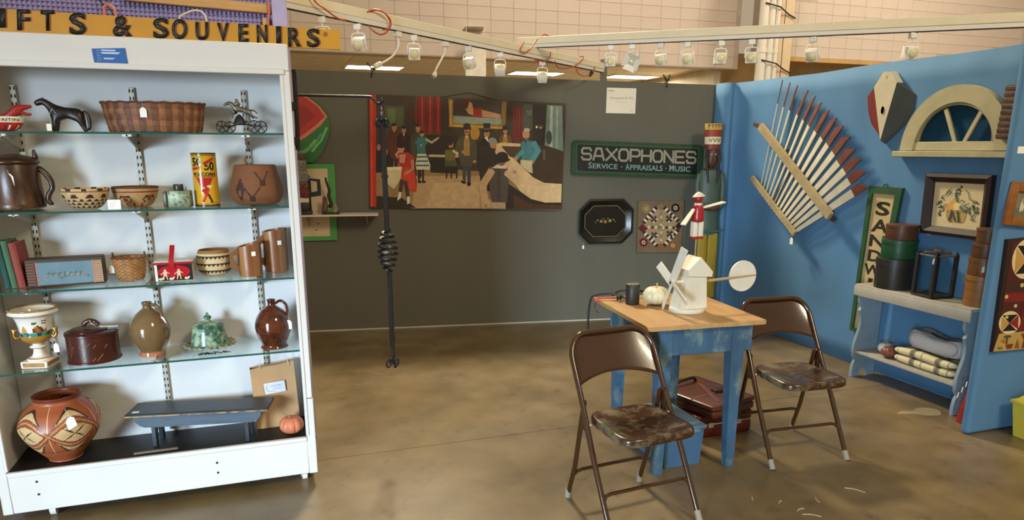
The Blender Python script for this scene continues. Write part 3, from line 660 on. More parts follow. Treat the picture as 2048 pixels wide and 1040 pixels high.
def pitcher(x, y, r, h, rz, label, hand, sl):
    t = T('wooden_pitcher', label, 'pitcher', (x, y, Z3), rz, 'faceted wooden pitchers'); g = G(); n = 10; vs = []; fs = []; cs = []
    for k in range(n):
        a = 2*PI*k/n; top = h+sl*math.cos(a)
        for (rr, z) in ((r*.96, 0), (r, h*.3), (r*.98, top), (r*.86, top), (r*.86, .02)): vs.append((rr*math.cos(a), rr*math.sin(a)*.95, z))
    for k in range(n):
        a = k*5; b = ((k+1) % n)*5; c = ['#8a5a30', '#6f4220', '#9a6a3c', '#7d4a28'][k % 4]
        for q in range(4): fs.append((a+q, b+q, b+q+1, a+q+1)); cs.append(c)
    fs.append([k*5 for k in range(n)][::-1]); cs.append('#6f4220'); fs.append([k*5+4 for k in range(n)]); cs.append('#4a2c18')
    g.add(vs, fs, False, None, cs); obj('staves', g, mat('varnished_wood', '#fff', .32, vcol=True, var=.18, scale=30, stretch=(3, 3, .4), bump=.05), t)
    g = G(); g.rbox(r*.7, r*1.05, -.012, .012, h-.004, h+sl*.9, .003, 1); obj('spout', g, mat('pitcher_handle', '#7d4c26', .35, var=.2, scale=20), t)
    o = .034; P = [(-r*.9, h*.9), (-r-o, h*.72), (-r-o, h*.3), (-r*.9, h*.12)]; Q = [(-r*.9, h*.7), (-r-o*.55, h*.64), (-r-o*.55, h*.38), (-r*.9, h*.3)]
    if hand:
        g = G()
        for i in range(3): g.prism([P[i], P[i+1], Q[i+1], Q[i]], -.009, .009)
        obj('handle', g, mat('pitcher_handle'), t)
    g = G(); g.box(-.0095, .0095, -.001, 0, 0, .02, TR((r*.36, -r*.93, h*.66), (.0, 0, .35))); obj('price_sticker', g, mat('tag_paper'), t)
pitcher(-.11, 3.465, .053, .146, .0, 'shorter faceted wooden pitcher with slotted handle and white sticker', True, .012)
pitcher(.006, 3.555, .056, .2, .0, 'taller faceted wooden pitcher at right end of third shelf', True, .008)
# --- shelf 4
t = T('porcelain_urn', 'white and gilt porcelain urn painted with a harbour scene', 'urn', (-1.005, 3.46, Z4))
GO, WH = '#a97a2c', '#e9e2d4'
g = G(); g.rbox(-.054, .054, -.054, .054, 0, .03, .002, 1, TR((0, 0, 0), (0, 0, -.25))); pl = obj('plinth', g, mat('porcelain', WH, .18, var=.02), t)
g = G()
for k in range(4): g.rbox(-.045, .045, -.0552, -.053, .006, .025, .0004, 1, TR((0, 0, 0), (0, 0, -.25+k*PI/2)))
obj('gilt_panel', g, mat('gilt_brown', '#9a7038', .35, metal=.3, var=.2, scale=40), pl)
def cu(th, i, z):
    if z < .036: return WH
    if z < .105: return GO if .038 < z < .041 or .082 < z < .086 else WH
    if z < .142: return GO
    if z > .225: return '#9c7a50' if .229 < z < .233 or z > .252 else WH
    u = (th-.75)*7; v = (z-.142)/.083
    if v < .14: return '#3f8a78' if math.sin(u*9) > -.3 else '#1f3a44'
    if v < .22: return '#6aa898' if math.sin(u*7+1) > 0 else '#2c5a5c'
    if v < .55 and .1 < u < 1.1 and v < .3+.25*abs(math.sin(u*3.4)): return '#a9642a' if math.sin(u*11+v*9) > -.2 else '#6a3a1a'
    if v < .62 and -.8 < u < -.3 and v < .6-abs(u+.5)*1.3: return '#c99048'
    if abs(u+1.1) < .05 and v < .5: return '#5a4a3a'
    if .5 < v < .85 and math.hypot((u-.25)*.6, v-.72) < .1 and math.sin(v*60) > -.2: return '#3c6a3a'
    if .5 < v < .9 and math.hypot((u-.9)*.6, v-.74) < .12 and math.sin(v*50) > -.2: return '#466b3c'
    return WH
g = G(); g.lathe(sprof([(.048, .03), (.046, .038), (.03, .045), (.022, .06), (.021, .078), (.032, .083), (.03, .09), (.02, .095), (.022, .1), (.04, .108), (.055, .122), (.06, .138), (.06, .15), (.064, .19), (.074, .222), (.09, .235), (.094, .24), (.088, .248), (.093, .256), (.086, .258), (.07, .23), (.05, .16), (0, .14)], 7), 128, colf=cu); obj('body', g, mat('gilt_porcelain', '#fff', .16, vcol=True, var=.02, bump=0), t)
for s in (-1, 1):
    skin('handle', [(s*.056, -.01, .14, .005), (s*.07, -.012, .125, .007), (s*.08, -.012, .14, .006), (s*.078, -.012, .16, .007), (s*.066, -.012, .168, .006), (s*.085, -.012, .172, .004)], [(0, 1), (1, 2), (2, 3), (3, 4), (3, 5)], mat('gilt', '#a97f38', .28, metal=.75, var=.15), t, 2)
tag(t, .075, -.03, .12, .02, .04, .02)
t = T('round_lidded_box', 'round dark red wooden box with lid and carved arched handle', 'box', (-.803, 3.495, Z4))
m_rb = mat('dark_red_wood', '#421a12', .3, var=.3, scale=8, stretch=(1, 1, 4), coat=.2)
g = G(); g.lathe([(0, .001), (.108, .0), (.108, .007), (.104, .009), (.1035, .118), (.107, .12), (.107, .13), (.1, .134), (0, .134)], 56); obj('body', g, m_rb, t)
g = G(); g.lathe([(.074, .134), (.075, .139), (.07, .143), (0, .143)], 48, TR((-.01, 0, 0))); obj('lid', g, m_rb, t)
skin('lid_handle', [(-.03, 0, .15, (.012, .012)), (-.022, 0, .168, (.013, .011)), (.0, 0, .18, (.015, .011)), (.02, 0, .172, (.012, .011)), (.036, -.01, .154, (.014, .012))], [(0, 1), (1, 2), (2, 3), (3, 4)], m_rb, t, 2)
g = G()
for k in range(14):
    a = -PI/2+random.uniform(-.9, .9); z = random.choice((.03, .085))+random.uniform(-.01, .01); d = random.choice((-1, 1))
    P = [(.1045*math.cos(a+q*.06), .1045*math.sin(a+q*.06), z+d*q*.007) for q in (-1, 0, 1)]; g.tube(P, .0009, 4)
o = obj('incised_marks', g, mat('straw_inlay', '#a8814a', .5), t); o['kind'] = 'stuff'
g = G(); g.box(0, .07, -.014, .014, .146, .147, TR((.03, 0, .0), (0, .05, .1))); obj('price_tag', g, mat('tag_paper'), t)
g = G(); g.tube(smooth_pts([(.0, -.012, .182), (.012, -.018, .165), (.03, -.012, .155), (.045, -.002, .148)], 4), .0012, 5); obj('tag_string', g, mat('string'), t)
def jug(name, label, loc, prof, m, hp, hr, rz=0, colf=None):
    t = T(name, label, 'jug', loc, rz); g = G(); g.lathe(sprof(prof, 6), 56, colf=colf); obj('body', g, m, t)
    g = G(); g.tube(smooth_pts(hp, 6), hr, 10, flat=1.5); obj('handle', g, m if colf is None else mat('olive_glaze'), t); return t
mat('olive_glaze', '#71593a', .13, var=.1, scale=12, bump=.02, coat=.3)
t = jug('stoneware_jug', 'olive brown glazed stoneware jug with bare clay foot', (-.568, 3.495, Z4), [(0, .001), (.052, .0), (.055, .008), (.054, .022), (.07, .05), (.083, .085), (.086, .115), (.078, .15), (.058, .185), (.033, .208), (.02, .218), (.018, .23), (.022, .242), (.021, .246), (.014, .244), (.012, .22), (0, .2)], mat('glazed_jug', '#fff', .13, vcol=True, var=.1, scale=12, bump=.02, coat=.3), [(.018, -.01, .234), (.04, -.014, .228), (.055, -.016, .205), (.06, -.016, .18)], .008, 0, lambda th, i, z: '#a8664a' if z < .02 else '#71593a')
tag(t, .055, -.03, .19, .016, .034, .012, ry=-.3)
t = T('cheese_dome', 'green glazed pottery dome with knob finial and scalloped brim', 'dish cover', (-.325, 3.545, Z4))
m_gd = mat('green_glaze', '#2f5c47', .25, c2='#93a587', mixs=28, var=.3, scale=30, bump=.06, bscale=50)
g = G()
def brim(u, v):
    a = 2*PI*u; r = .07+.048*v; return (r*math.cos(a), r*math.sin(a)*.92, .008+.006*v+.004*v*math.sin(22*a))
g.surf(brim, 132, 6, cu=True); b_ = obj('brim', g, mat('brim_glaze', '#fff', .3, vcol=False, c2='#26443a', mixs=45, var=.2) if False else mat('brim_glaze', '#9b8f6a', .3, c2='#2c4a3c', mixs=50, var=.2), t); b_.modifiers.new('thick', 'SOLIDIFY').thickness = .006
g = G(); g.lathe(sprof([(.09, .012), (.084, .02), (.078, .05), (.072, .085), (.068, .1), (.07, .105), (.05, .118), (.026, .124), (.014, .128), (.012, .136), (.018, .142), (.016, .15), (.008, .156), (.006, .16), (.007, .164), (0, .169)], 5), 48); obj('dome', g, m_gd, t)
g = G()
for k in range(26):
    x = random.uniform(-.06, .075); y = random.uniform(-.012, .012); a = random.uniform(-.8, .8); l = random.uniform(.01, .022); g.tube([(x, y, .003), (x+l*.5, y+l*a*.3, .008), (x+l, y+l*a*.6, .003)], .0018, 5)
o = tagp(obj('dried_twigs', g, mat('black_twig', '#1c1714', .7), None, (-.31, 3.40, Z4)), 'scatter of black dried twigs in front of green pottery dome', 'twigs'); o['kind'] = 'stuff'
t = jug('redware_jug', 'glossy reddish brown mottled redware jug with loop handle and tag', (-.032, 3.445, Z4), [(0, .001), (.058, .0), (.06, .006), (.057, .018), (.07, .05), (.08, .085), (.081, .11), (.073, .145), (.052, .178), (.028, .196), (.018, .204), (.017, .22), (.02, .228), (.019, .232), (.013, .23), (.012, .21), (0, .2)], mat('redware_glaze', '#5a2a14', .1, c2='#2a120a', mixs=22, var=.2, scale=20, bump=.02, coat=.4), [(.018, -.004, .212), (.04, -.008, .224), (.062, -.01, .21), (.07, -.012, .18), (.064, -.012, .15)], .0068)
tag(t, .072, -.04, .15, .026, .044, .016)
# --- deck
t = T('painted_pot', 'large terracotta pot painted with cream arcs and leaves, price tag', 'pot', (-.972, 3.478, Z5+.001))
TE, CRE, BR = '#9c5230', '#c9a878', '#3a2618'
def cp(th, i, z):
    u = th*5+.30; ph = 2*PI*u
    if z < .065: return TE
    if z > .272: return '#6a2f1e' if z > .288 else TE
    if .066 < z < .069: return BR
    A = .058*abs(math.sin(ph/2)); zc = .158; d1 = abs(z-zc)
    if abs(d1-A) < .015:
        return BR if abs(abs(d1-A)-.014) < .0022 else (CRE if abs(d1-A) < .0018 else TE)
    if d1 < A:
        uu = (u % 1)-.5; q = abs(uu)*.17; w = abs(z-zc)
        if abs(q-w*1.25) < .006*(1-abs(q-.016)/.022) : return BR
        return CRE
    B = A+.045*abs(math.sin(ph/2))
    if d1 < B: return CRE if d1 < B-.008 or math.sin(ph/2)**2 < .25 else BR
    if abs(d1-B) < .003: return BR
    uu = (u % 1); e = min(uu, 1-uu)
    if e < .012: return CRE
    return TE
g = G(); g.lathe(sprof([(0, .001), (.062, .0), (.068, .01), (.1, .05), (.14, .105), (.163, .16), (.162, .19), (.14, .235), (.108, .262), (.093, .276), (.094, .294), (.097, .302), (.09, .303), (.087, .28), (.13, .2), (.08, .05), (0, .02)], 18), 240, colf=cp); obj('body', g, mat('painted_clay', '#fff', .4, vcol=True, var=.06, scale=20, bump=.03), t)
tag(t, .052, -.105, .262, .04, .055, .05, ry=-.55, tilt=-.75)
t = T('wooden_cricket_bench', 'low worn dark blue wooden bench inside the cabinet', 'bench', (-.385, 3.495, Z5), -.18)
m_bb = mat('worn_blue_black', '#1e262e', .42, var=.25, scale=6, stretch=(1, 5, 5), wear=('#5d6a74', 10, .62, .75)); m_bg = mat('worn_grey_blue', '#3d4b58', .5, var=.2, scale=8, stretch=(1, 4, 4), wear=('#8a8f8c', 14, .64, .74))
g = G(); g.rbox(-.32, .32, -.085, .085, .155, .171, .004, 1); o = obj('top', g, m_bb, t)
g = G(); g.rbox(-.318, .318, -.0862, -.083, .157, .163, .0005, 1); obj('worn_edge', g, mat('bare_wood_edge', '#a5834c', .6, c2='#2a3038', mixs=25), o)
for y in (-.072, .06):
    g = G(); g.prism([(-.285, .155), (.285, .155), (.282, .13), (.262, .108), (.24, .1), (-.24, .1), (-.262, .108), (-.282, .13)], y, y+.014); ap = obj('apron', g, m_bg, t)
for s in (-1, 1):
    for y0, y1 in ((-.062, -.012), (.012, .062)):
        g = G(); g.prism([(y0, .155), (y1, .155), (y1 if y0 > 0 else y1-.012, .06), (y1 if y0 > 0 else -.035, 0), (y0 if y0 < 0 else .035, 0), (y0 if y0 < 0 else y0+.012, .06)], s*.21-.008, s*.21+.008, TR((0, 0, 0), (0, 0, PI/2))); obj('leg', g, m_bb, t)
g = G(); g.box(-.296, -.266, -.06, -.04, .1711, .1718); obj('price_sticker', g, mat('tag_paper'), t)
g = G(); g.rbox(-.093, .093, -.008, .008, 0, .008, .002, 1); tagp(obj('wood_strip', g, mat('pale_batten', '#7d6e5e', .7), None, (-.59, 3.405, Z5), (0, 0, .03)), 'short pale wooden strip lying at front of black deck', 'wood strip')
t = T('paper_bag', 'brown kraft paper bag with string handles in cabinet corner', 'bag', (-.045, 3.59, Z5), .04)
m_kp = mat('kraft_paper', '#b0895e', .8, var=.08, scale=5, bump=.1, bscale=12)
g = G()
def bagf(u, v):
    a = u*4; x0, x1, y0, y1 = -.105, .105, -.048, .04; k = .55*v; y0 *= 1-k; y1 *= 1-k
    if a < 1: p = (x0+(x1-x0)*a, y0)
    elif a < 2: p = (x1, y0+(y1-y0)*(a-1))
    elif a < 3: p = (x1-(x1-x0)*(a-2), y1)
    else: p = (x0, y1-(y1-y0)*(a-3))
    return (p[0]-.01*v, p[1]+.012*v, .315*v+.012*v*p[0]/.1+.002*v*math.sin(9*u*PI))
g.surf(bagf, 32, 6, cu=True, sm=False); g.box(-.104, .104, -.047, .039, 0, .002); obj('bag_body', g, m_kp, t)
for y in (-.016, .026):
    g = G(); g.tube(smooth_pts([(-.07, y, .30), (-.055, y-.01, .36), (-.02, y-.012, .375), (.03, y-.012, .375), (.06, y-.01, .355), (.07, y, .30)], 5), .0012, 5); obj('string_handle', g, mat('string'), t)
g = G(); g.box(-.05, .05, -.0008, 0, -.028, .028, TR((-.005, -.0335, .205), (-.08, -.08, 0))); lb = obj('bag_label', g, mat('label_paper', '#c4c7d2', .7), t)
a2 = Art(None, -.0012)
for k in range(5): a2.l([(-.018+.01*k, .006), (-.014+.01*k, .012), (-.010+.01*k, .006)], .0014, '#6a7090')
for k in range(6): a2.l([(-.014+.008*k, -.008), (-.009+.008*k, -.004)], .0014, '#6a7090')
a2.l(ellp(-.01, 0, .03, .019, 14, PI*.7, PI*1.6), .0016, '#6a7090'); a2.g.V = [tuple(TR((-.005, -.0335, .205), (-.08, -.08, 0)) @ Vector(v)) for v in a2.g.V]; o = obj('handwriting', a2.g, VC(), lb); o['kind'] = 'stuff'
def pumpkin(name, label, loc, r, h, c, nl=10, stem=None, cs='#8a7a5a', rx=0):
    t = T(name, label, 'pumpkin', loc); g = G()
    def f(u, v):
        a = 2*PI*u; p = PI*v; k = 1-.09*abs(math.cos(a*nl/2))**6; rr = r*math.sin(p)*k
        return (rr*math.cos(a), rr*math.sin(a), h*.5-h*.5*math.cos(p)*(1-.25*math.exp(-(math.sin(p)/.35)**2)))
    g.surf(f, nl*8, 20, cu=True, T=TR((0, 0, 0), (rx, 0, 0))); obj('flesh', g, mat('pumpkin_'+c, c, .45, var=.08, scale=20), t)
    g = G(); g.tube(smooth_pts(stem, 4), .004, 7); obj('stem', g, mat('stem_'+cs, cs, .7), t); return t
pumpkin('pumpkin', 'small orange pumpkin in front of the brown paper bag', (.017, 3.43, Z5+.001), .059, .092, '#c47250', 10, [(-.005, -.01, .075), (-.012, -.015, .098), (-.03, -.018, .108), (-.04, -.018, .116)])
# ================================================================ ON THE GREY WALL
# saloon painting (original generic figures, laid in as paint shapes)
t = bw('saloon_painting', 'wide unframed painting of a crowded old saloon bar', 'painting', 1.5, 1.55)
quad = [(-.834, .511), (.878, .452), (.848, -.487), (-.87, -.441)]
g = G(); g.prism(quad, -.03, -.004); obj('panel', g, mat('panel_edge', '#3a2a1c', .6), t)
a = Art(homog([(20, 35), (1668, 112), (1632, 1010), (38, 980)], quad), -.0303, 2.5e-5)
a.p([(20, 35), (1668, 112), (1632, 1010), (38, 980)], '#3a2c1c')
a.p([(75, 560), (520, 650), (1200, 700), (1640, 830), (1632, 1010), (38, 980)], '#8f744a')
a.p([(420, 720), (960, 720), (960, 990), (380, 990)], '#b4946a'); a.p([(560, 780), (950, 770), (955, 990), (500, 985)], '#c2a378')
a.p([(38, 880), (300, 900), (420, 985), (38, 982)], '#2b2013')
a.p([(22, 38), (78, 42), (90, 975), (38, 972)], '#b02a16'); a.p([(36, 40), (46, 41), (60, 972), (50, 972)], '#d04a26')
a.r(150, 130, 320, 420, '#4a4326'); a.r(165, 145, 305, 300, '#4f5a35'); a.r(180, 160, 240, 280, '#5f7040')
a.p([(408, 55), (615, 65), (620, 372), (480, 372), (450, 300), (400, 260)], '#7a1c12')
for k in range(6): a.p([(420+34*k, 58), (434+34*k, 58), (440+33*k, 365), (428+33*k, 365)], '#a83220' if k % 2 else '#5e140d')
# gilt frame with an abstract canvas high on the painted wall
a.p([(680, 75), (1170, 98), (1160, 330), (690, 310)], '#8a6a28'); a.p([(690, 90), (710, 90), (712, 300), (694, 296)], '#c9a040'); a.p([(690, 285), (1160, 312), (1160, 328), (690, 306)], '#c09838')
a.p([(722, 78), (1130, 98), (1126, 290), (722, 278)], '#3a2f22'); a.p([(722, 215), (1126, 240), (1126, 290), (722, 278)], '#8f9c8c')
a.p([(825, 80), (880, 110), (900, 215), (850, 200), (820, 150)], '#c99a70'); a.p([(890, 150), (965, 155), (970, 235), (890, 225)], '#9c1a12'); a.p([(960, 165), (1120, 205), (1122, 238), (965, 225)], '#bf8e66'); a.p([(790, 75), (860, 80), (840, 160), (800, 140)], '#5a1c12')
a.p([(1225, 140), (1305, 145), (1305, 440), (1225, 430)], '#7a1a10')
for k in range(3): a.p([(1236+24*k, 142), (1246+24*k, 142), (1246+24*k, 435), (1236+24*k, 432)], '#4e100a')
a.p([(1310, 115), (1390, 120), (1390, 330), (1310, 330)], '#4a4a38'); a.p([(1390, 118), (1500, 122), (1490, 480), (1390, 420)], '#2a2116')
for k in range(5): a.e(1420+14*k, 305, 5, 16, '#6a4a24', 8); a.e(1345+9*k, 180+20*(k % 2), 4, 12, '#8a8a70', 8)
a.e(1425, 312, 9, 9, '#f0e6c0', 8); a.e(1460, 318, 7, 7, '#e8dcb0', 8)
a.p([(1512, 125), (1640, 132), (1652, 515), (1495, 465)], '#73806c'); a.p([(1540, 135), (1560, 136), (1560, 480), (1530, 470)], '#a4ac98'); a.p([(1590, 140), (1606, 140), (1606, 490), (1588, 486)], '#97a08c'); a.e(1530, 400, 26, 60, '#3c4638', 12)
a.p([(1400, 470), (1650, 540), (1640, 790), (1480, 780), (1400, 720)], '#3c2a18'); a.p([(1480, 500), (1500, 500), (1500, 590), (1480, 590)], '#5a5040')
# piano
a.p([(470, 375), (760, 385), (760, 560), (510, 560), (480, 480)], '#241c12'); a.p([(520, 540), (770, 545), (770, 566), (520, 560)], '#b9a77c'); a.p([(520, 566), (770, 570), (760, 700), (540, 690)], '#1b140d')
for k in range(8): a.l([(530+28*k, 400), (530+28*k, 480)], 3, '#3a3020')
def man(x, y, s, coat, trous=None, skin_='#b5835a', hair='#2a1a10', hat=None, shirt=None, legs=True, turn=0):
    if legs and trous:
        a.p([(x-34*s, y+190*s), (x+36*s, y+190*s), (x+34*s, y+420*s), (x+8*s, y+420*s), (x, y+260*s), (x-8*s, y+420*s), (x-30*s, y+400*s)], trous); a.e(x-24*s, y+425*s, 22*s, 12*s, '#14100c', 10, rot=.4); a.e(x+20*s, y+438*s, 16*s, 20*s, '#14100c', 10)
    a.p([(x-28*s, y+52*s), (x+26*s, y+52*s), (x+62*s, y+80*s), (x+70*s, y+180*s), (x+62*s, y+260*s), (x+40*s, y+300*s), (x-44*s, y+300*s), (x-66*s, y+200*s), (x-64*s, y+84*s)], coat)
    if shirt: a.p([(x-16*s, y+56*s), (x+14*s, y+56*s), (x+24*s, y+110*s), (x+22*s, y+215*s), (x-22*s, y+215*s), (x-24*s, y+110*s)], shirt); a.p([(x-10*s, y+50*s), (x+10*s, y+50*s), (x, y+84*s)], '#e6dcc4')
    a.e(x, y+20*s, 22*s, 32*s, skin_, 14); a.p([(x-8*s, y+48*s), (x+8*s, y+48*s), (x+10*s, y+60*s), (x-10*s, y+60*s)], skin_)
    a.e(x-3*s, y-4*s, 23*s, 14*s, hair, 12); a.e(x-8*s+turn, y+18*s, 3*s, 2*s, '#1a120c', 6); a.e(x+8*s+turn, y+18*s, 3*s, 2*s, '#1a120c', 6); a.l([(x-6*s+turn, y+36*s), (x+7*s+turn, y+36*s)], 4*s, '#6a2a1c')
    if hat == 'bowler': a.e(x, y-22*s, 30*s, 24*s, '#2a1c14', 14); a.e(x, y-6*s, 40*s, 7*s, '#22160f', 14)
    if hat == 'top': a.p([(x-28*s, y-60*s), (x+28*s, y-60*s), (x+24*s, y-4*s), (x-24*s, y-4*s)], '#16120f'); a.e(x, y-4*s, 42*s, 8*s, '#16120f', 14); a.p([(x-26*s, y-22*s), (x+26*s, y-22*s), (x+25*s, y-10*s), (x-25*s, y-10*s)], '#5a5a50')
def arm(P, w, c, hand='#b5835a'): a.l(P, w, c); a.e(P[-1][0], P[-1][1], min(w*.6, 15), min(w*.55, 17), hand, 10); [a.e(q_[0], q_[1], w*.5, w*.5, c, 12) for q_ in P[:-1]]
man(232, 295, .95, '#5a2a14', '#3a1c10'); man(312, 318, .85, '#2a1210', None, hair='#140c08', shirt='#3a1614'); man(430, 300, .95, '#3c3c24', '#2a2a1a')
# dancer in blue
a.p([(425, 400), (500, 395), (515, 440), (490, 470), (495, 540), (430, 540), (420, 460)], '#2f6a6c'); a.p([(425, 535), (500, 535), (535, 630), (530, 668), (420, 668), (412, 620)], '#c9c4a4')
for k in range(3): a.p([(424-3*k, 552+36*k), (505+9*k, 552+36*k), (510+9*k, 566+36*k), (420-3*k, 566+36*k)], '#2f5f5e')
a.e(462, 370, 17, 22, '#b5835a', 12); a.e(460, 352, 20, 14, '#3a1c10', 12); arm([(500, 415), (545, 440), (598, 402)], 18, '#b7a88c'); arm([(430, 420), (412, 440), (455, 462)], 16, '#2f6a6c')
for x in (440, 475): a.p([(x-9, 665), (x+9, 665), (x+8, 760), (x-6, 760)], '#1c1410'); a.e(x+8, 768, 17, 10, '#1a1210', 10)
# pianist
a.p([(655, 500), (740, 500), (745, 600), (660, 600)], '#6a6030'); a.e(705, 460, 22, 28, '#a87850', 12); a.e(698, 446, 22, 18, '#2a1a10', 12); arm([(730, 510), (775, 545)], 22, '#cdbc98'); a.p([(655, 590), (750, 590), (760, 640), (660, 640)], '#4a4a26')
for x in (675, 715, 760): a.l([(x, 640), (x-4, 735)], 12, '#1c150e')
man(838, 325, 1.05, '#4a4630', '#3c4040', hat='bowler', shirt='#a4803c', hair='#2a1a10'); arm([(770, 430), (750, 500), (810, 520)], 26, '#4a4630'); arm([(900, 430), (912, 520), (905, 600)], 24, '#4a4630'); a.l([(822, 352), (850, 352)], 8, '#4a2414')
a.e(905, 360, 40, 60, '#b5862c', 14)
man(1005, 345, 1.1, '#1a1512', '#1a1512', hat='top', shirt=None, turn=8); a.p([(985, 400), (1010, 390), (1020, 440)], '#e2d8c0')
a.p([(945, 470), (1080, 470), (1120, 540), (1110, 700), (960, 780), (935, 640)], '#2a231d'); a.e(1062, 450, 32, 42, '#b5835a', 14); a.e(1050, 425, 34, 26, '#8f948c', 14)
man(1160, 330, .8, '#6a4420', None, hat='bowler', shirt='#a88040', legs=False); 
# bar counter
a.p([(1090, 450), (1130, 440), (1290, 450), (1290, 475), (1130, 470), (1300, 640), (1400, 735), (1490, 780), (1640, 790), (1636, 945), (1500, 945), (1380, 915), (1290, 850), (1180, 700), (1075, 520)], '#d6b786')
a.p([(1128, 472), (1288, 476), (1288, 590), (1200, 560)], '#4a3320')
a.p([(1180, 780), (1270, 840), (1380, 915), (1500, 948), (1636, 948), (1634, 1005), (1165, 998)], '#2c1e13'); a.p([(1230, 880), (1400, 960), (1634, 968), (1634, 1005), (1240, 1000)], '#4a3018')
# barman
a.p([(1292, 440), (1340, 420), (1385, 430), (1420, 470), (1415, 560), (1380, 600), (1300, 590)], '#3f7c80'); arm([(1405, 450), (1440, 510), (1385, 600)], 44, '#4c8c8e'); arm([(1300, 520), (1250, 575)], 34, '#4c8c8e'); a.p([(1290, 585), (1385, 595), (1395, 700), (1360, 690), (1290, 630)], '#c9b890')
a.e(1335, 370, 30, 46, '#b98a60', 16); a.e(1342, 335, 27, 16, '#bfae94', 12); a.l([(1320, 405), (1348, 405)], 7, '#5a3a22'); a.p([(1325, 425), (1340, 425), (1334, 460)], '#1a1a18')
a.p([(1236, 640), (1256, 640), (1256, 685), (1236, 685)], '#cfc9b4')
# man seen from behind
a.p([(955, 900), (1165, 940), (1168, 995), (958, 990)], '#b39b78'); a.p([(1030, 640), (1180, 650), (1192, 760), (1180, 945), (1050, 940), (1030, 800)], '#4f463c'); a.p([(1090, 640), (1120, 640), (1128, 940), (1095, 940)], '#453c33')
arm([(1040, 690), (972, 800), (985, 880), (1002, 970)], 62, '#c4a47c'); arm([(1180, 700), (1225, 740), (1268, 775), (1240, 690)], 52, '#c9a982'); a.p([(1050, 655), (1175, 660), (1160, 630), (1090, 625)], '#d9cbb0')
a.e(1130, 590, 36, 48, '#8a5c3c', 14); a.e(1135, 562, 52, 44, '#1d1815', 18); a.e(1138, 590, 64, 20, '#191411', 18, rot=-.12)
# seated woman in red, table, man at the edge
a.p([(85, 480), (165, 470), (225, 600), (215, 680), (85, 690)], '#1a1412'); a.e(165, 520, 16, 30, '#a8744c', 10); a.e(105, 480, 16, 28, '#a8744c', 10)
a.p([(270, 520), (350, 520), (400, 560), (405, 660), (425, 760), (420, 850), (370, 840), (285, 760), (300, 650), (265, 600)], '#a82a18'); a.p([(330, 640), (400, 690), (420, 850), (370, 840), (290, 740)], '#c23c22'); a.p([(275, 540), (330, 535), (320, 610), (280, 610)], '#c48a62')
a.e(290, 490, 28, 36, '#c08a62', 14); a.e(288, 465, 34, 22, '#1c100c', 14); a.l([(262, 560), (250, 540), (270, 515)], 20, '#c08a62'); a.l([(385, 590), (390, 660), (330, 700)], 22, '#b87e58')
a.p([(160, 650), (300, 645), (290, 740), (235, 830), (165, 770)], '#c9bd92'); a.p([(160, 645), (300, 640), (295, 665), (160, 675)], '#ded3ac')
for x, y, x2, y2 in ((300, 760, 285, 870), (330, 770, 355, 905)): a.l([(x, y), (x2, y2)], 28, '#3a2a1c')
a.p([(275, 850), (298, 855), (290, 905), (262, 925)], '#d9d0ba'); a.p([(342, 890), (368, 888), (366, 945), (345, 955)], '#d9d0ba')
obj('picture', a.g, mat('oil_paint', '#fff', .38, vcol=True, var=.14, scale=22, bump=.08, bscale=120), t)
g = G(); g.tube([(-.25, -.005, .49), (.02, -.004, .535), (.3, -.005, .465)], .0025, 5); obj('hanging_wire', g, mat('black_wire'), t)
# sign for saxophones
t = bw('music_shop_sign', 'dark sign board with pale SAXOPHONES lettering and green border', 'sign', 3.08, 1.51)
q = [(-.634, .178), (.628, .135), (.634, -.176), (-.636, -.132)]
Hq = homog([(0, 0), (1, 0), (1, 1), (0, 1)], q)
def rpoly(x0, y0, x1, y1, rx, ry): 
    P = []
    for cx, cy, s in ((x1-rx, y1-ry, 0), (x0+rx, y1-ry, 1), (x0+rx, y0+ry, 2), (x1-rx, y0+ry, 3)): P += [(cx+rx*math.cos(PI/2*(s+k/5)), cy+ry*math.sin(PI/2*(s+k/5))) for k in range(6)]
    return P
g = G(); g.prism([Hq(*p) for p in rpoly(0, 0, 1, 1, .03, .12)], -.028, -.004); obj('board', g, mat('green_border', '#1f3d22', .5, var=.25, scale=12), t)
a = Art(Hq, -.0283); a.p(rpoly(.033, .09, .967, .91, .012, .05), '#2c5a34'); a.p(rpoly(.04, .12, .96, .88, .012, .05), '#131210')
obj('painted_field', a.g, VC('sign_paint', .5), t)
ST = {'S': [[(1, .2), (.85, 0), (.15, 0), (0, .18), (0, .38), (.15, .5), (.85, .5), (1, .62), (1, .84), (.85, 1), (.15, 1), (0, .8)]], 'A': [[(0, 1), (.28, 0), (.72, 0), (1, 1)], [(.15, .66), (.85, .66)]], 'X': [[(0, 0), (1, 1)], [(1, 0), (0, 1)]], 'O': [[(.22, 0), (.78, 0), (1, .22), (1, .78), (.78, 1), (.22, 1), (0, .78), (0, .22), (.22, 0)]],
      'P': [[(0, 1), (0, 0), (.8, 0), (1, .14), (1, .44), (.8, .58), (0, .58)]], 'H': [[(0, 0), (0, 1)], [(1, 0), (1, 1)], [(0, .5), (1, .5)]], 'N': [[(0, 1), (0, 0), (1, 1), (1, 0)]], 'E': [[(1, 0), (0, 0), (0, 1), (1, 1)], [(0, .5), (.85, .5)]]}
xs = [(.075, .142), (.165, .25), (.262, .352), (.37, .45), (.475, .55), (.572, .65), (.672, .745), (.768, .835), (.855, .905), (.0, 0)]
word = 'SAXOPHONES'; xs = []; x = .075
for ch in word: w = .068 if ch != 'A' and ch != 'X' else .078; xs.append((x, x+w)); x += w+.0185
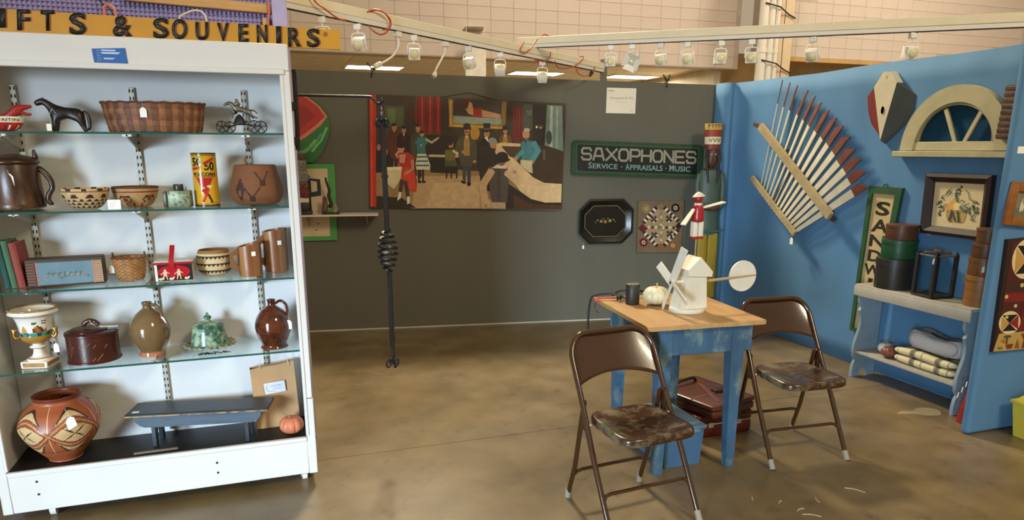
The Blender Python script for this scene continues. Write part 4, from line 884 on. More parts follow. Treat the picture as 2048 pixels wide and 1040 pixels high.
for ch, (x0, x1) in zip(word, xs):
    a = Art(Hq, -.0290)
    for st in ST[ch]: a.l([(x0+(x1-x0)*u, .215+.325*v) for u, v in st], .0165 if False else .0175, '#8d8a72')
    # keep stroke weight even in both directions
    a.g = G(); yy = -.029
    for st in ST[ch]:
        P = [(x0+(x1-x0)*u, .215+.325*v) for u, v in st]
        for qd in ribbon([(px*4.05, py) for px, py in P], .062): yy -= 1e-5; a.g.plate([Hq(qx/4.05, qy) for qx, qy in qd], yy, '#928f77')
    obj('letter', a.g, VC('sign_paint'), t)
a = Art(Hq, -.0290)
for s, x0, x1, cap in (('S', .125, .152, 1), ('ERVICE', .158, .345, 0), ('A', .405, .434, 1), ('PPRAISALS', .44, .69, 0), ('M', .742, .778, 1), ('USIC', .785, .905, 0)):
    text(a, s, x0, .79+.012*(x0 > .3), x1, .615 if cap else .645, '#7fa39a', bold=.012)
for x in (.375, .715): a.e(x, .72, .0045, .02, '#7fa39a', 10)
o = obj('small_lettering', a.g, VC('sign_paint'), t); o['kind'] = 'stuff'
# notice paper
t = bw('notice_paper', 'square white printed notice pinned near top of grey wall', 'notice', 2.9, 2.03)
g = G(); g.box(-.137, .14, -.004, -.002, -.107, .113, TR((0, 0, 0), (0, .01, 0))); obj('sheet', g, mat('notice_sheet', '#e6ddc8', .8, var=.03), t)
a = Art(None, -.0045); text(a, 'Farquest & Me', -.1, .012, .115, .035, '#8f877c'); a.r(-.05, -.012, .06, -.006, '#cfc5b4'); a.e(-.095, .088, .03, .008, '#b9b0a2', 10); text(a, '12', .095, -.092, .112, -.075, '#9b9184'); obj('print', a.g, VC('paper_print', .8), t)
# octagonal tray
t = bw('tole_tray', 'black octagonal metal tray with painted flowers and gilt line', 'tray', 2.785, .952)
oc = lambda w, h, c: [(-w, h-c), (-w+c, h), (w-c, h), (w, h-c), (w, -h+c), (w-c, -h), (-w+c, -h), (-w, -h+c)]
g = G(); n = 8
for (A_, y0), (B_2, y1) in (((oc(.262, .208, .10), -.035), (oc(.245, .19, .095), -.038)), ((oc(.245, .19, .095), -.038), (oc(.205, .15, .085), -.012))):
    g.add([(x, y0, z) for x, z in A_]+[(x, y1, z) for x, z in B_2], [(i, n+i, n+(i+1) % n, (i+1) % n)[::-1] for i in range(n)])
g.prism(oc(.205, .15, .085), -.012, -.008); g.add([(x, -.035, z) for x, z in oc(.262, .208, .1)]+[(x, -.006, z) for x, z in oc(.21, .155, .087)], [(i, n+i, n+(i+1) % n, (i+1) % n) for i in range(n)])
obj('tray_body', g, mat('black_japan', '#16130f', .28, var=.3, scale=8, wear=('#6a5530', 20, .72, .78)), t)
a = Art(None, -.0123)
P = oc(.197, .142, .082); a.l(P+[P[0]], .004, '#8a7a50')
for x, z, r, c in ((-.04, .0, .016, '#6d6a4a'), (.0, -.004, .02, '#7a3424'), (.045, .004, .015, '#8f8455'), (-.075, .01, .009, '#5a5a3a'), (.08, .012, .01, '#5f5c38'), (-.02, .024, .008, '#4a5434'), (.025, .026, .008, '#4a5434'), (-.095, -.008, .007, '#54502f'), (.1, -.005, .007, '#54502f')): a.e(x, z, r, r, c, 10); a.e(x, z, r*.45, r*.45, '#a08a58', 8)
for k in range(10): a.l([(-.09+.02*k, .015*math.sin(k)), (-.08+.02*k, .02*math.sin(k+1))], .003, '#4c5030')
obj('flower_painting', a.g, VC('tole_paint', .4), t)
tag(t, -.21, -.02, -.19, .02, .035, .03)
# parcheesi game board
t = bw('game_board', 'square tan painted game board with diamond track and corner circles', 'game board', 3.325, .893)
q = [(-.229, .243), (.232, .238), (.221, -.252), (-.222, -.241)]
g = G(); g.prism(q, -.024, -.004); obj('board', g, mat('tan_board', '#6f5a3e', .55, var=.15, scale=6), t)
a = Art(homog([(148, 95), (890, 85), (835, 915), (115, 935)], q), -.0243)
D1, D2, W1, TN = '#1f1015', '#3a1018', '#cfc3aa', '#9a8260'
for cx, cy, c1_, c2__ in ((278, 215, '#8a7346', '#a8925c'), (745, 197, '#1f1016', '#cfc4b0'), (228, 765, '#5a1018', '#d0bc90'), (708, 803, '#8a4f24', '#c9a878')):
    a.e(cx, cy, 68, 72, c1_, 24); a.e(cx, cy, 50, 53, '#6f5a3e' if c1_[1] == '8' else c1_, 20); a.e(cx, cy, 42, 45, c1_, 20); a.e(cx, cy, 30, 32, c2__, 18); a.e(cx, cy, 15, 16, c1_, 14)
a.p([(515, 130), (870, 465), (510, 880), (140, 535)], TN)
a.p([(215, 455), (300, 540), (205, 600), (138, 535)], '#5a0f1a'); a.p([(515, 120), (570, 180), (515, 250), (450, 180)], '#7a6a44'); a.p([(800, 420), (872, 462), (800, 550), (740, 490)], D1); a.p([(510, 760), (570, 820), (510, 890), (455, 825)], '#8a5030')
for (x0, y0), (x1, y1), w in (((440, 190), (225, 450), 62), ((560, 190), (790, 410), 62), ((225, 590), (455, 820), 62), ((790, 545), (560, 810), 62)):
    n = 9; dx, dy = (x1-x0)/n, (y1-y0)/n
    for k in range(n):
        P = [(x0+dx*k, y0+dy*k), (x0+dx*(k+1), y0+dy*(k+1))]; f = .42 if k % 2 else 1
        l = math.hypot(dx, dy); nx, ny = -dy/l*w*.5, dx/l*w*.5
        a.p([(P[0][0]+nx, P[0][1]+ny), (P[1][0]+nx, P[1][1]+ny), (P[1][0]-nx, P[1][1]-ny), (P[0][0]-nx, P[0][1]-ny)], [D1, W1, D2, '#c9b890'][k % 4] if k % 2 == 0 or True else W1)
for cx, cy in ((395, 380), (640, 370), (400, 640), (650, 615)):
    for ox, oy in ((0, 0), (28, -28), (-28, 28), (28, 28), (-28, -28)): a.e(cx+ox, cy+oy, 22, 24, D1, 4)
    for ox, oy in ((0, 50), (50, 0), (-50, 0), (0, -50)): a.e(cx+ox, cy+oy, 15, 15, W1 if ox+oy > 0 else TN, 10)
for k in range(8):
    y = 285+62*k
    a.e(512, y, 20, 20, '#c9b48a' if k % 2 else '#7a6a3c', 4 if k % 2 == 0 else 10)
    x = 300+57*k; a.r(x, 490, x+30, 535, D2 if k % 2 else W1)
a.e(510, 510, 34, 36, '#a8946c', 4); a.e(510, 510, 14, 14, '#4a1018', 10)
obj('painted_game', a.g, VC('game_paint', .5), t)
# watermelon cut-out, letter board, shelf and carvings, left of the painting
t = bw('watermelon_cutout', 'painted wooden cutout of a red watermelon slice with green rind', 'cutout', .05, 1.8)
q = lambda P: [(x, z) for x, z in P]
out = [(-.55, .28), (-.2, .29), (.0, .262), (.11, .235), (.21, .165), (.275, .06), (.28, -.02), (.25, -.13), (.19, -.235), (.13, -.3), (0, -.308), (-.2, -.31), (-.55, -.3)]
g = G(); g.prism(out, -.03, -.005); obj('board', g, mat('melon_green', '#2f6a34', .5, var=.15, scale=8), t)
a = Art(None, -.0303); a.p([(-.55, .275), (-.2, .285), (0, .258), (.11, .23), (.2, .16), (.262, .075), (.2, .0), (.08, -.09), (-.1, -.2), (-.55, -.2)], '#c9705a'); a.p([(-.55, .275), (-.2, .285), (0, .255), (.1, .222), (.19, .15), (.24, .075), (.17, .01), (.06, -.07), (-.12, -.17), (-.55, -.17)], '#a5301c'); a.p([(-.5, .2), (-.1, .21), (.1, .15), (.16, .07), (.02, -.04), (-.2, -.1), (-.5, -.1)], '#8f2414')
for k in range(5): a.l([(.25-.05*k, -.02-.05*k), (.2-.06*k, -.12-.038*k), (.12-.07*k, -.21-.015*k)], .018, '#4f9a50' if k % 2 else '#6fb36a')
obj('painted_slice', a.g, VC('melon_paint', .5), t)
t = bw('letter_board', 'cream board with black letters and bright green painted border', 'sign', .03, 1.155)
g = G(); g.prism([(-.6, .33), (.318, .328), (.303, -.326), (-.6, -.333)], -.026, -.004); obj('board', g, mat('green_edge', '#4b9a46', .5, var=.1), t)
a = Art(None, -.0263); a.p([(-.58, .29), (.255, .29), (.245, -.29), (-.58, -.29)], '#cdb88e')
for x0, x1 in ((-.14, -.075), (.035, .1)): a.p([(x0, .22), (x1, .22), (x1+.005, -.08), (x0+.005, -.08)], '#14171a'); a.p([(x0-.02, .235), (x1+.01, .235), (x1+.01, .2), (x0-.02, .2)], '#6a96a0')
a.p([(.1, .21), (.19, .2), (.19, .06), (.1, .05)], '#2a2a30'); a.p([(.11, .19), (.16, .18), (.16, .1), (.11, .09)], '#cdb88e'); a.p([(-.15, -.05), (-.06, -.05), (-.06, -.09), (-.15, -.09)], '#6a96a0')
a.e(.15, -.18, .012, .005, '#5a4a34', 8); a.e(.13, -.235, .008, .006, '#5a4a34', 8); obj('lettering', a.g, VC('board_paint', .55), t)
p = BW0+BWd*.2
t = T('wall_shelf', 'narrow pale shelf bracketed to grey wall beneath the carvings', 'shelf', (p.x, p.y, 1.055), BWR)
g = G(); g.prism([(-.55, 0), (.5, 0), (.5, .012), (-.55, .012)], -.25, -.028); obj('board', g, mat('pale_shelf', '#cfc6ba', .5), t)
for x in (-.4, .1): g = G(); g.prism([(-.2, 0), (-.028, 0), (-.028, -.1)], x-.008, x+.008, TR((0, 0, 0), (0, 0, PI/2))); obj('shelf_bracket', g, mat('bracket_steel', '#aaa79c', .35, metal=.5), t)
def onshelf(name, label, s, off): 
    q_ = BW0+BWd*s+BWn*off; return T(name, label, 'carving', (q_.x, q_.y, 1.0675), BWR)
m_c1 = mat('carved_brown', '#5a3a24', .55, var=.35, scale=25); m_c2 = mat('carved_grey', '#7a745c', .55, var=.3, scale=25); m_c3 = mat('carved_dark', '#2a1c16', .55, var=.3, scale=25); m_c4 = mat('carved_red', '#6a2a1c', .55, var=.3)
t = onshelf('totem_carving', 'tall stacked totem carving on pale wall shelf beside cabinet', .09, .15)
z = 0
for nm, w, h, m in (('base', .12, .03, m_c3), ('drum', .075, .07, m_c3), ('white_block', .075, .04, mat('carved_cream', '#c9bd9c', .6)), ('bear_figure', .085, .075, m_c4), ('frog_figure', .075, .06, m_c1), ('owl_figure', .08, .09, m_c2), ('man_figure', .07, .085, m_c2), ('eagle_figure', .055, .06, m_c1)):
    g = G(); g.rbox(-w/2, w/2, -w*.35, w*.35, z, z+h, .006, 2, TR((0, 0, 0), (0, 0, random.uniform(-.3, .3))))
    if 'figure' in nm:
        for s in (-1, 1): g.ell((s*w*.25, -w*.36, z+h*.66), (w*.1, w*.08, w*.1), 10, 8); g.ell((s*w*.5, -w*.1, z+h*.45), (w*.12, w*.2, h*.32), 10, 8)
        g.ell((0, -w*.4, z+h*.42), (w*.1, w*.12, w*.12), 10, 8)
    obj(nm, g, m, t); z += h
t = onshelf('totem_carving', 'second totem carving, brown and half hidden behind cabinet edge', -.045, .19)
z = 0
for k, (nm, w, h, m) in enumerate((('base', .11, .03, m_c1), ('bear_figure', .1, .16, m_c1), ('man_figure', .09, .14, m_c4), ('owl_figure', .09, .14, m_c2), ('crest_figure', .06, .1, m_c1))):
    g = G(); g.rbox(-w/2, w/2, -w*.35, w*.35, z, z+h, .008, 2)
    for s in (-1, 1): g.ell((s*w*.25, -w*.36, z+h*.66), (w*.1, w*.08, w*.1), 10, 8); g.ell((s*w*.5, 0, z+h*.5), (w*.12, w*.2, h*.32), 10, 8)
    obj(nm, g, m, t); z += h
t = onshelf('serpent_carving', 'slim carved upright serpent and animal group on wall shelf', .29, .14)
skin('serpent', [(0, 0, .05, .02), (.02, 0, .09, .017), (.0, 0, .15, .016), (.012, 0, .2, .013), (-.005, 0, .25, .011), (-.015, 0, .29, .009), (-.012, -.012, .305, .01)], [(i, i+1) for i in range(6)], m_c3, t, 2)
skin('animal', [(-.035, 0, .05, .026), (-.03, 0, .09, .024), (-.03, 0, .13, .017), (-.035, -.02, .15, .016), (-.05, -.015, .02, .014), (-.05, -.02, .004, .013), (-.02, -.015, .02, .014), (-.018, -.02, .004, .013)], [(0, 1), (1, 2), (2, 3), (0, 4), (4, 5), (0, 6), (6, 7)], m_c1, t, 2)
skin('crouching_figure', [(.05, -.02, .03, .022), (.048, -.02, .07, .02), (.045, -.02, .1, .014), (.06, -.03, .01, .012), (.035, -.03, .01, .012), (.065, -.02, .06, .007), (.07, -.03, .03, .006)], [(0, 1), (1, 2), (0, 3), (0, 4), (1, 5), (5, 6)], m_c2, t, 2)
g = G(); g.rbox(-.06, .085, -.045, .03, 0, .012, .003, 1); obj('base', g, m_c3, t)
# iron bracket on the cabinet side and the hanging iron rod
m_ir = mat('black_iron', '#211f1d', .45, metal=.4, var=.2, scale=20)
t = T('iron_bracket', 'black iron arm fixed to the cabinet side with a hook', 'bracket', (.145, 3.62, 0))
g = G(); g.tube([(0, 0, 1.60), (.004, 0, 1.7), (.008, 0, 1.95), (.004, 0, 1.965)], .011, 8); g.rbox(-.024, .002, -.014, .014, 1.62, 1.66, .003, 1); g.rbox(-.024, .006, -.014, .014, 1.78, 1.82, .003, 1); obj('post', g, m_ir, t)
g = G(); g.tube(smooth_pts([(.005, 0, 1.852), (.2, 0, 1.852), (.345, 0, 1.852), (.365, 0, 1.845), (.385, 0, 1.825), (.4, 0, 1.822), (.415, 0, 1.835), (.412, 0, 1.852)], 5), .0065, 8); obj('arm', g, m_ir, t)
t = T('hanging_iron_rod', 'long black iron rod with spiral bulge hanging from the arm', 'iron rod', (.555, 3.62, -.0155))
g = G()
for k in range(3): g.tube([(.004*math.cos(q*PI/5)*(1 if k % 2 else .2), .004*math.cos(q*PI/5)*(.2 if k % 2 else 1), 1.815-.022*k+.012*math.sin(q*PI/5)) for q in range(10)], .0018, 5, closed=True)
g.tube(smooth_pts([(.0, 0, 1.826), (-.006, 0, 1.82), (-.002, 0, 1.812)], 4), .002, 5); obj('chain', g, mat('steel_chain', '#77736c', .35, metal=.8), t)
g = G(); g.rbox(-.012, .012, -.012, .012, 1.21, 1.745, .003, 1); g.rbox(-.0125+.004, .0125+.002, -.011, .011, .60, 1.01, .003, 1); g.rbox(-.003, .014, -.009, .009, .50, .60, .003, 1); g.rbox(-.016, .016, -.016, .016, 1.48, 1.495, .003, 1); g.rbox(-.012, .018, -.016, .016, .645, .66, .003, 1); obj('shaft', g, m_ir, t)
g = G(); P = []; NT = 7
for i in range(NT*20+1):
    u = i/(NT*20); a_ = 2*PI*NT*u; r = .014+.033*math.sin(PI*min(1, u*1.02))**.8; P.append((r*math.cos(a_), r*math.sin(a_), 1.215-.21*u))
g.tube(P, .0085, 6); obj('spiral', g, m_ir, t)
for zc in (1.745, .505):
    for k in range(4):
        a_ = PI/2*k+.4; P = [(math.cos(a_)*(.012+.022*(1-math.cos(q*.75))*.6), math.sin(a_)*(.012+.022*(1-math.cos(q*.75))*.6), zc+(.018*math.sin(q*.75) if zc > 1 else -.018*math.sin(q*.75))) for q in range(9)]
        g = G(); g.tube(P, .0045, 6); obj('scroll', g, m_ir, t)
g = G(); g.ell((0, 0, 1.765), .016, 12, 8); g.tube([(.008*math.cos(q*PI/5), 0, 1.783+.008*math.sin(q*PI/5)) for q in range(10)], .0025, 5, closed=True); obj('finial', g, m_ir, t)
# carved figure at the corner
p = BW0+BWd*3.695+BWn*.24
t = T('carved_figure', 'tall painted wooden carved figure with feathered hat and yellow trousers', 'carved figure', (p.x, p.y, 0), BWR-.12); t.scale = (.82, .85, 1)
m_w = lambda n, c='#888888', **k: mat(n, c, .5, var=.25, scale=9, bump=.12, bscale=18, wear=('#3a2c1c', 8, .66, .78), stretch=(1, 1, .35), **k)
g = G(); g.rbox(-.15, .15, -.09, .09, 0, .16, .01, 2); obj('plinth', g, m_w('fig_plinth', '#3c2a1a'), t)
for s in (-1, 1):
    g = G(); g.rbox(s*.062-.05, s*.062+.05, -.1, .06, .16, .25, .015, 3); obj('boot', g, m_w('fig_boot', '#4a2c18'), t)
    g = G(); g.rbox(s*.058-.058, s*.058+.058, -.065, .06, .24, .86, .02, 3); obj('trouser_leg', g, m_w('fig_yellow', '#8f7a18'), t)
g = G(); g.lathe([(0, .84), (.125, .84), (.13, .87), (.118, .95), (.112, 1.0), (.12, 1.02), (.128, 1.2), (.132, 1.34), (.115, 1.42), (.05, 1.44), (0, 1.44)], 20, sy=.6); obj('tunic', g, m_w('fig_green', '#47584a'), t)
g = G(); g.rbox(-.125, .125, -.083, .08, .86, .885, .006, 1); obj('hem_band', g, m_w('fig_teal', '#2f5a58'), t)
for s in (-1, 1):
    skin('arm', [(s*.115, 0, 1.4, .03), (s*.145, -.01, 1.3, .032), (s*.14, -.03, 1.16, .03), (s*.12, -.075, 1.1, .028), (s*.02, -.095, 1.09-.02*s, .026)], [(0, 1), (1, 2), (2, 3), (3, 4)], m_w('fig_green'), t, 2)
    skin('forearm', [(s*.1, -.09, 1.095, .026), (s*.04, -.105, 1.085, .025), (-s*.01, -.11, 1.08, .022)], [(0, 1), (1, 2)], m_w('fig_skin', '#4a2c1a'), t, 2)
g = G(); g.lathe(sprof([(0, 1.42), (.03, 1.44), (.055, 1.47), (.066, 1.51), (.064, 1.57), (.05, 1.61), (0, 1.615)], 4), 20, TR((0, -.015, 0)), sy=.9); g.prism([(-.012, 1.5), (.012, 1.5), (.006, 1.55), (-.006, 1.55)], -.092, -.06); hd = obj('head', g, m_w('fig_skin'), t)
for s in (-1, 1):
    g = G(); g.ell((s*.024, -.071, 1.562), (.011, .006, .006), 10, 8); obj('eye', g, mat('eye_white', '#d8ccb0', .4), hd); g = G(); g.ell((s*.024, -.0765, 1.562), (.004, .003, .004), 8, 6); obj('pupil', g, mat('black_wire'), hd)
    g = G(); g.tube(smooth_pts([(s*.058, -.03, 1.6), (s*.068, -.055, 1.52), (s*.062, -.085, 1.4), (s*.05, -.095, 1.31)], 4), [.018]*5+[.013]*4+[.009]*4, 8); obj('hair_braid', g, mat('fig_hair', '#17110e', .5), t)
g = G(); g.rbox(-.022, .022, -.079, -.07, 1.478, 1.486, .002, 1); obj('mouth', g, mat('fig_mouth', '#6a2418', .5), hd)
for nm, z0, z1, c, w in (('hat_band', 1.605, 1.65, '#6a2c16', .086), ('hat_band', 1.65, 1.715, '#cfc4a4', .09), ('hat_band', 1.715, 1.775, '#8a3418', .092), ('hat_crown', 1.775, 1.83, '#b59a48', .096)):
    g = G(); g.lathe([(0, z0), (w*.98, z0), (w, (z0+z1)/2), (w, z1), (0, z1)], 24, sy=.75, T=TR((0, -.01, 0))); obj(nm, g, m_w('fig_'+c, c), t)
a = Art(None, 0)
for k in (-1, 0, 1): a.l([(k*.045-.016, 1.7), (k*.045, 1.672), (k*.045+.016, 1.7)], .006, '#5a5a2a')
for k in (-2, -1, 0, 1, 2): a.p([(k*.034-.014, 1.825), (k*.034, 1.785), (k*.034+.014, 1.825)], '#8a5a20')
a.g.V = [(x, -.01-.074*math.sqrt(max(.02, 1-(x/.0975)**2))-.0012, z) for x, y, z in a.g.V]; o = obj('hat_ornament', a.g, VC('fig_paint'), t); o['kind'] = 'stuff'
# ================================================================ ON THE BLUE WALL   (local x runs towards the camera, -y into the room)
t = rw('louvre_fan', 'large fan of white wooden slats with rust red tips on blue wall', 'slatted fan', 4.7, 1.5)
m_pw = mat('old_white_paint', '#cfc4a8', .6, var=.12, scale=10, wear=('#8a7a5c', 14, .66, .74)); m_rt2 = mat('rust_red_paint', '#6e3a2c', .6, var=.25, scale=14, wear=('#3c2620', 16, .62, .74)); m_rl = mat('weathered_rail', '#a3906a', .65, var=.2, scale=8, wear=('#6a5a40', 10, .62, .72))
tips = [(-.362, .634), (-.271, .607), (-.183, .581), (-.063, .54), (.019, .49), (.089, .442), (.18, .386), (.258, .327), (.329, .272), (.401, .195), (.46, .109), (.528, .041), (.579, -.047), (.62, -.150)]
NS = len(tips)
for i, tp in enumerate(tips):
    u = i/(NS-1); cr = Vector((-.44+.755*u, 0, .262-.6*u)); lo = Vector((-.525+.49*u, 0, -.215-.335*u)); tp = Vector((tp[0], 0, tp[1]))
    lo = lo+(lo-cr).normalized()*.05
    tw = math.radians(38-50*u); w = .020+.016*u
    def strip(P, Q, wP, wQ, tip=False):
        d = (Q-P).normalized(); side = Vector((d.z, 0, -d.x)); ax = side*math.cos(tw)+Vector((0, -1, 0))*math.sin(tw); n = d.cross(ax).normalized()*.004
        vs = []
        for X, ww, k in ((P, wP, 0), (Q, wQ, 1)):
            for s in (-1, 1):
                e = X+ax*ww*s+(d*(.03*s) if (k and tip) else Vector())
                vs += [e-n, e+n]
        g = G(); y = -.075
        g.add([(v.x, v.y+y, v.z) for v in vs], [(0, 2, 6, 4), (1, 5, 7, 3), (0, 1, 3, 2), (4, 6, 7, 5), (0, 4, 5, 1), (2, 3, 7, 6)]); return g
    mid = tp+(cr-tp)*(.42-.12*u)
    o = obj('slat', strip(lo, mid, w*.36, w*.85), m_pw, t); obj('slat_tip', strip(mid, tp, w*.85, w, True), m_rt2, o)
def bar(P, Q, w, d0, d1, m, name, **k):
    P, Q = Vector((P[0], 0, P[1])), Vector((Q[0], 0, Q[1])); d = (Q-P).normalized(); s = Vector((d.z, 0, -d.x))*w/2; pl = [P+s, Q+s, Q-s, P-s]
    g = G(); g.prism([(v.x, v.z) for v in pl], -d1, -d0); return obj(name, g, m, t)
bar((-.535, .30), (.372, -.392), .058, .10, .135, m_rl, 'main_rail'); bar((-.60, -.135), (.0, -.565), .042, .10, .125, m_rl, 'lower_rail')
bar((-.66, .318), (-.5, .275), .03, .08, .1, mat('brown_bracket', '#4a3620', .6), 'end_bracket'); bar((.27, -.375), (.39, -.42), .03, .08, .1, mat('brown_bracket'), 'end_bracket')
g = G(); g.tube([(-.135, -.075, .0), (-.2, -.07, -.1), (-.335, -.075, -.33)], .010, 8); obj('operating_rod', g, mat('brown_bracket'), t)
g = G(); g.tube([(-.3, 0, .1), (-.3, -.1, .1)], .008, 6); g.tube([(.1, 0, -.2), (.1, -.1, -.2)], .008, 6); obj('wall_spacer', g, mat('brown_bracket'), t)
tag(t, -.034, -.11, -.565, .036, .056, .035)
# painted shield shape
t = rw('painted_shield', 'wooden shield shape painted red, cream and grey with small hole', 'wall ornament', 4.0, 1.9)
fr = Vector((.0, -.14, 0))
P = dict(a=(-.105, -.06, .13), b=(-.034, -.06, .227), n=(-.002, -.06, .168), c=(.026, -.06, .224), d=(.088, -.06, .146), e=(.204, -.012, .061), f=(.205, -.012, -.036), f2=(.15, -.012, -.13), g=(.002, -.012, -.257), g0=(.0, -.055, -.235), h=(-.139, -.012, -.116), h2=(-.18, -.012, -.03), i=(-.203, -.012, .071), k=(-.055, -.078, -.02))
def face(names, m, nm):
    v = [P[q] for q in names]; n = len(v); g = G(); g.add(v+[(x, -.004, z) for x, y, z in v], [list(range(n)), list(range(2*n-1, n-1, -1))]+[(i, n+i, n+(i+1) % n, (i+1) % n) for i in range(n)]); return obj(nm, g, m, t)
face(['a', 'g0', 'd', 'c', 'n', 'b'][::-1], mat('cream_paint', '#c8bda0', .5, var=.08, scale=9, wear=('#8f8468', 18, .68, .74)), 'cream_face')
face(['i', 'h2', 'h', 'g', 'g0', 'a'][::1], mat('brick_paint', '#7a2f25', .5, var=.12, scale=9, wear=('#4a2018', 18, .66, .74)), 'red_face')
face(['d', 'g0', 'g', 'f2', 'f', 'e'][::1], mat('slate_paint', '#414744', .5, var=.15, scale=9, wear=('#6f706a', 18, .68, .74)), 'grey_face')
g = G(); g.lathe([(0, 0), (.0165, 0)], 18, TR((-.005, -.0625, -.03), (PI/2, 0, 0), (.75, 1.6, 1))); obj('keyhole', g, mat('keyhole_dark', '#2c2a28', .7), t)
# fanlight window
t = rw('fanlight_window', 'half round cream wooden fanlight window with two glazing bars', 'window sash', 3.44, 1.567)
m_fw = mat('fanlight_paint', '#a89f7a', .6, var=.12, scale=7, wear=('#7c7358', 12, .66, .74), stretch=(1, 1, 1))
def arcp(r, z0, a0=0, a1=PI, n=20, ez=1): return [(r*math.cos(a0+(a1-a0)*k/n), z0+ez*r*math.sin(a0+(a1-a0)*k/n)) for k in range(n+1)]
for k in range(5):
    a0, a1 = PI*k/5, PI*(k+1)/5; o_ = arcp(.385, .03, a0, a1, 8, 1.03); i_ = arcp(.285, .03, a0, a1, 8, 1.03)
    g = G(); g.prism(o_+i_[::-1], -.055, -.005); obj('arch_segment', g, m_fw, t)
o_ = arcp(.285, .085, 0, PI, 24, .86); i_ = arcp(.258, .085, 0, PI, 24, .86); g = G(); g.prism(o_+i_[::-1], -.046, -.014); obj('sash_arch', g, mat('sash_paint', '#8c8462', .6, var=.12, scale=7), t)
g = G(); g.rbox(-.285, .285, -.046, -.014, .028, .085, .003, 1); obj('sash_rail', g, mat('sash_rail_paint', '#b3a984', .6, var=.12, scale=7), t)
g = G(); g.rbox(-.42, .42, -.085, -.003, -.012, .026, .004, 1); obj('sill', g, m_fw, t)
for x0, x1, z1 in ((.012, -.085, .285), (.075, .165, .27)):
    d = Vector((x1-x0, z1-.08)).normalized(); s = Vector((d.y, -d.x))*.012; g = G(); g.prism([(x0+s.x, .08+s.y), (x1+s.x, z1+s.y), (x1-s.x, z1-s.y), (x0-s.x, .08-s.y)], -.042, -.02); obj('glazing_bar', g, mat('sash_rail_paint'), t)
g = G(); g.prism(arcp(.27, .08, 0, PI, 24, .88), -.03, -.027); obj('pane', g, pane('old_glass', (.6, .7, .72), .03), t)
# stencil picture in a dark frame
t = rw('framed_stencil', 'fruit basket stencil picture in dark brown wooden frame', 'picture', 3.362, 1.257)
q0 = [(-.24, .186), (.213, .2), (.243, -.189), (-.206, -.199)]; q0 = [(-.236, .196), (.224, .196), (.236, -.196), (-.224, -.196)]
ins = lambda k: [(x*k, z*k*1.0) for x, z in q0]
m_df = mat('dark_frame', '#33211a', .55, var=.25, scale=8, spec=.3)
O_ = q0; I_ = [(x-math.copysign(.055, x), z-math.copysign(.055, z)) for x, z in q0]; M_ = [(x-math.copysign(.022, x), z-math.copysign(.022, z)) for x, z in q0]
for k in range(4):
    l = (k+1) % 4; A = [(O_, -.012), (O_, -.05), (M_, -.058), (I_, -.03)]; g = G(); vs = []
    for R, y in A: vs += [(R[k][0], y, R[k][1]), (R[l][0], y, R[l][1])]
    vs += [(I_[k][0], -.012, I_[k][1]), (I_[l][0], -.012, I_[l][1])]
    g.add(vs, [(0, 1, 3, 2)[::-1], (2, 3, 5, 4)[::-1], (4, 5, 7, 6)[::-1], (6, 7, 9, 8)[::-1], (0, 8, 9, 1)[::-1]]); obj('frame_rail', g, m_df, t)
g = G(); g.prism(I_, -.02, -.012); obj('backing', g, mat('aged_paper', '#cdb98c', .8, var=.08, scale=5), t)
a = Art(homog([(180, 215), (885, 240), (835, 855), (138, 820)], I_), -.0203)
a.p([(350, 600), (660, 590), (640, 700), (610, 770), (400, 770), (360, 700)], '#a4834c'); a.p([(372, 640), (640, 640), (620, 690), (600, 755), (410, 755), (380, 690)], '#b89660')
for k in range(4): a.l([(365, 640+35*k), (640-10*k, 640+35*k)], 4, '#7d6238')
a.e(375, 555, 45, 48, '#cf9a4a', 16); a.e(440, 520, 42, 75, '#d4a050', 16, rot=.35); a.e(508, 545, 55, 55, '#e0c383', 18); a.e(590, 560, 60, 45, '#8f9c74', 16)
GN = ['#3c4f3a', '#2c3d30', '#5b6a4c']
random.seed(3)
for cx, cy, rx, ry, n in ((515, 330, 50, 55, 14), (270, 540, 55, 60, 10), (285, 640, 35, 45, 7), (745, 560, 65, 80, 22), (610, 585, 55, 30, 10), (500, 430, 25, 45, 6)):
    for k in range(n): a.e(cx+random.uniform(-rx, rx), cy+random.uniform(-ry, ry), random.uniform(12, 22), random.uniform(9, 18), random.choice(GN), 8, rot=random.uniform(0, 3))
for x, y in ((690, 640), (720, 680), (745, 660), (760, 630), (715, 715), (745, 715)): a.e(x, y, 15, 15, '#43543f', 10); a.e(x, y, 7, 7, '#8d9a78', 8)
a.p([(440, 580), (390, 740), (420, 745), (455, 650), (480, 745), (505, 745)], '#2f4034'); a.p([(510, 600), (530, 760), (556, 755), (530, 600)], '#2f4034')
for P_ in ([(300, 410), (360, 390), (420, 300)], [(350, 380), (400, 340), (430, 350), (400, 385)], [(620, 320), (660, 350), (685, 450), (790, 475)], [(545, 500), (570, 460), (605, 465), (600, 500)], [(320, 540), (350, 520)], [(600, 545), (680, 495)]): a.l(P_, 9, '#4a4a34')
a.e(300, 435, 22, 16, '#34453a', 8, rot=1); a.e(380, 350, 45, 16, '#5a6450', 10, rot=-.9)
obj('stencil_print', a.g, VC('stencil_paint', .8), t)
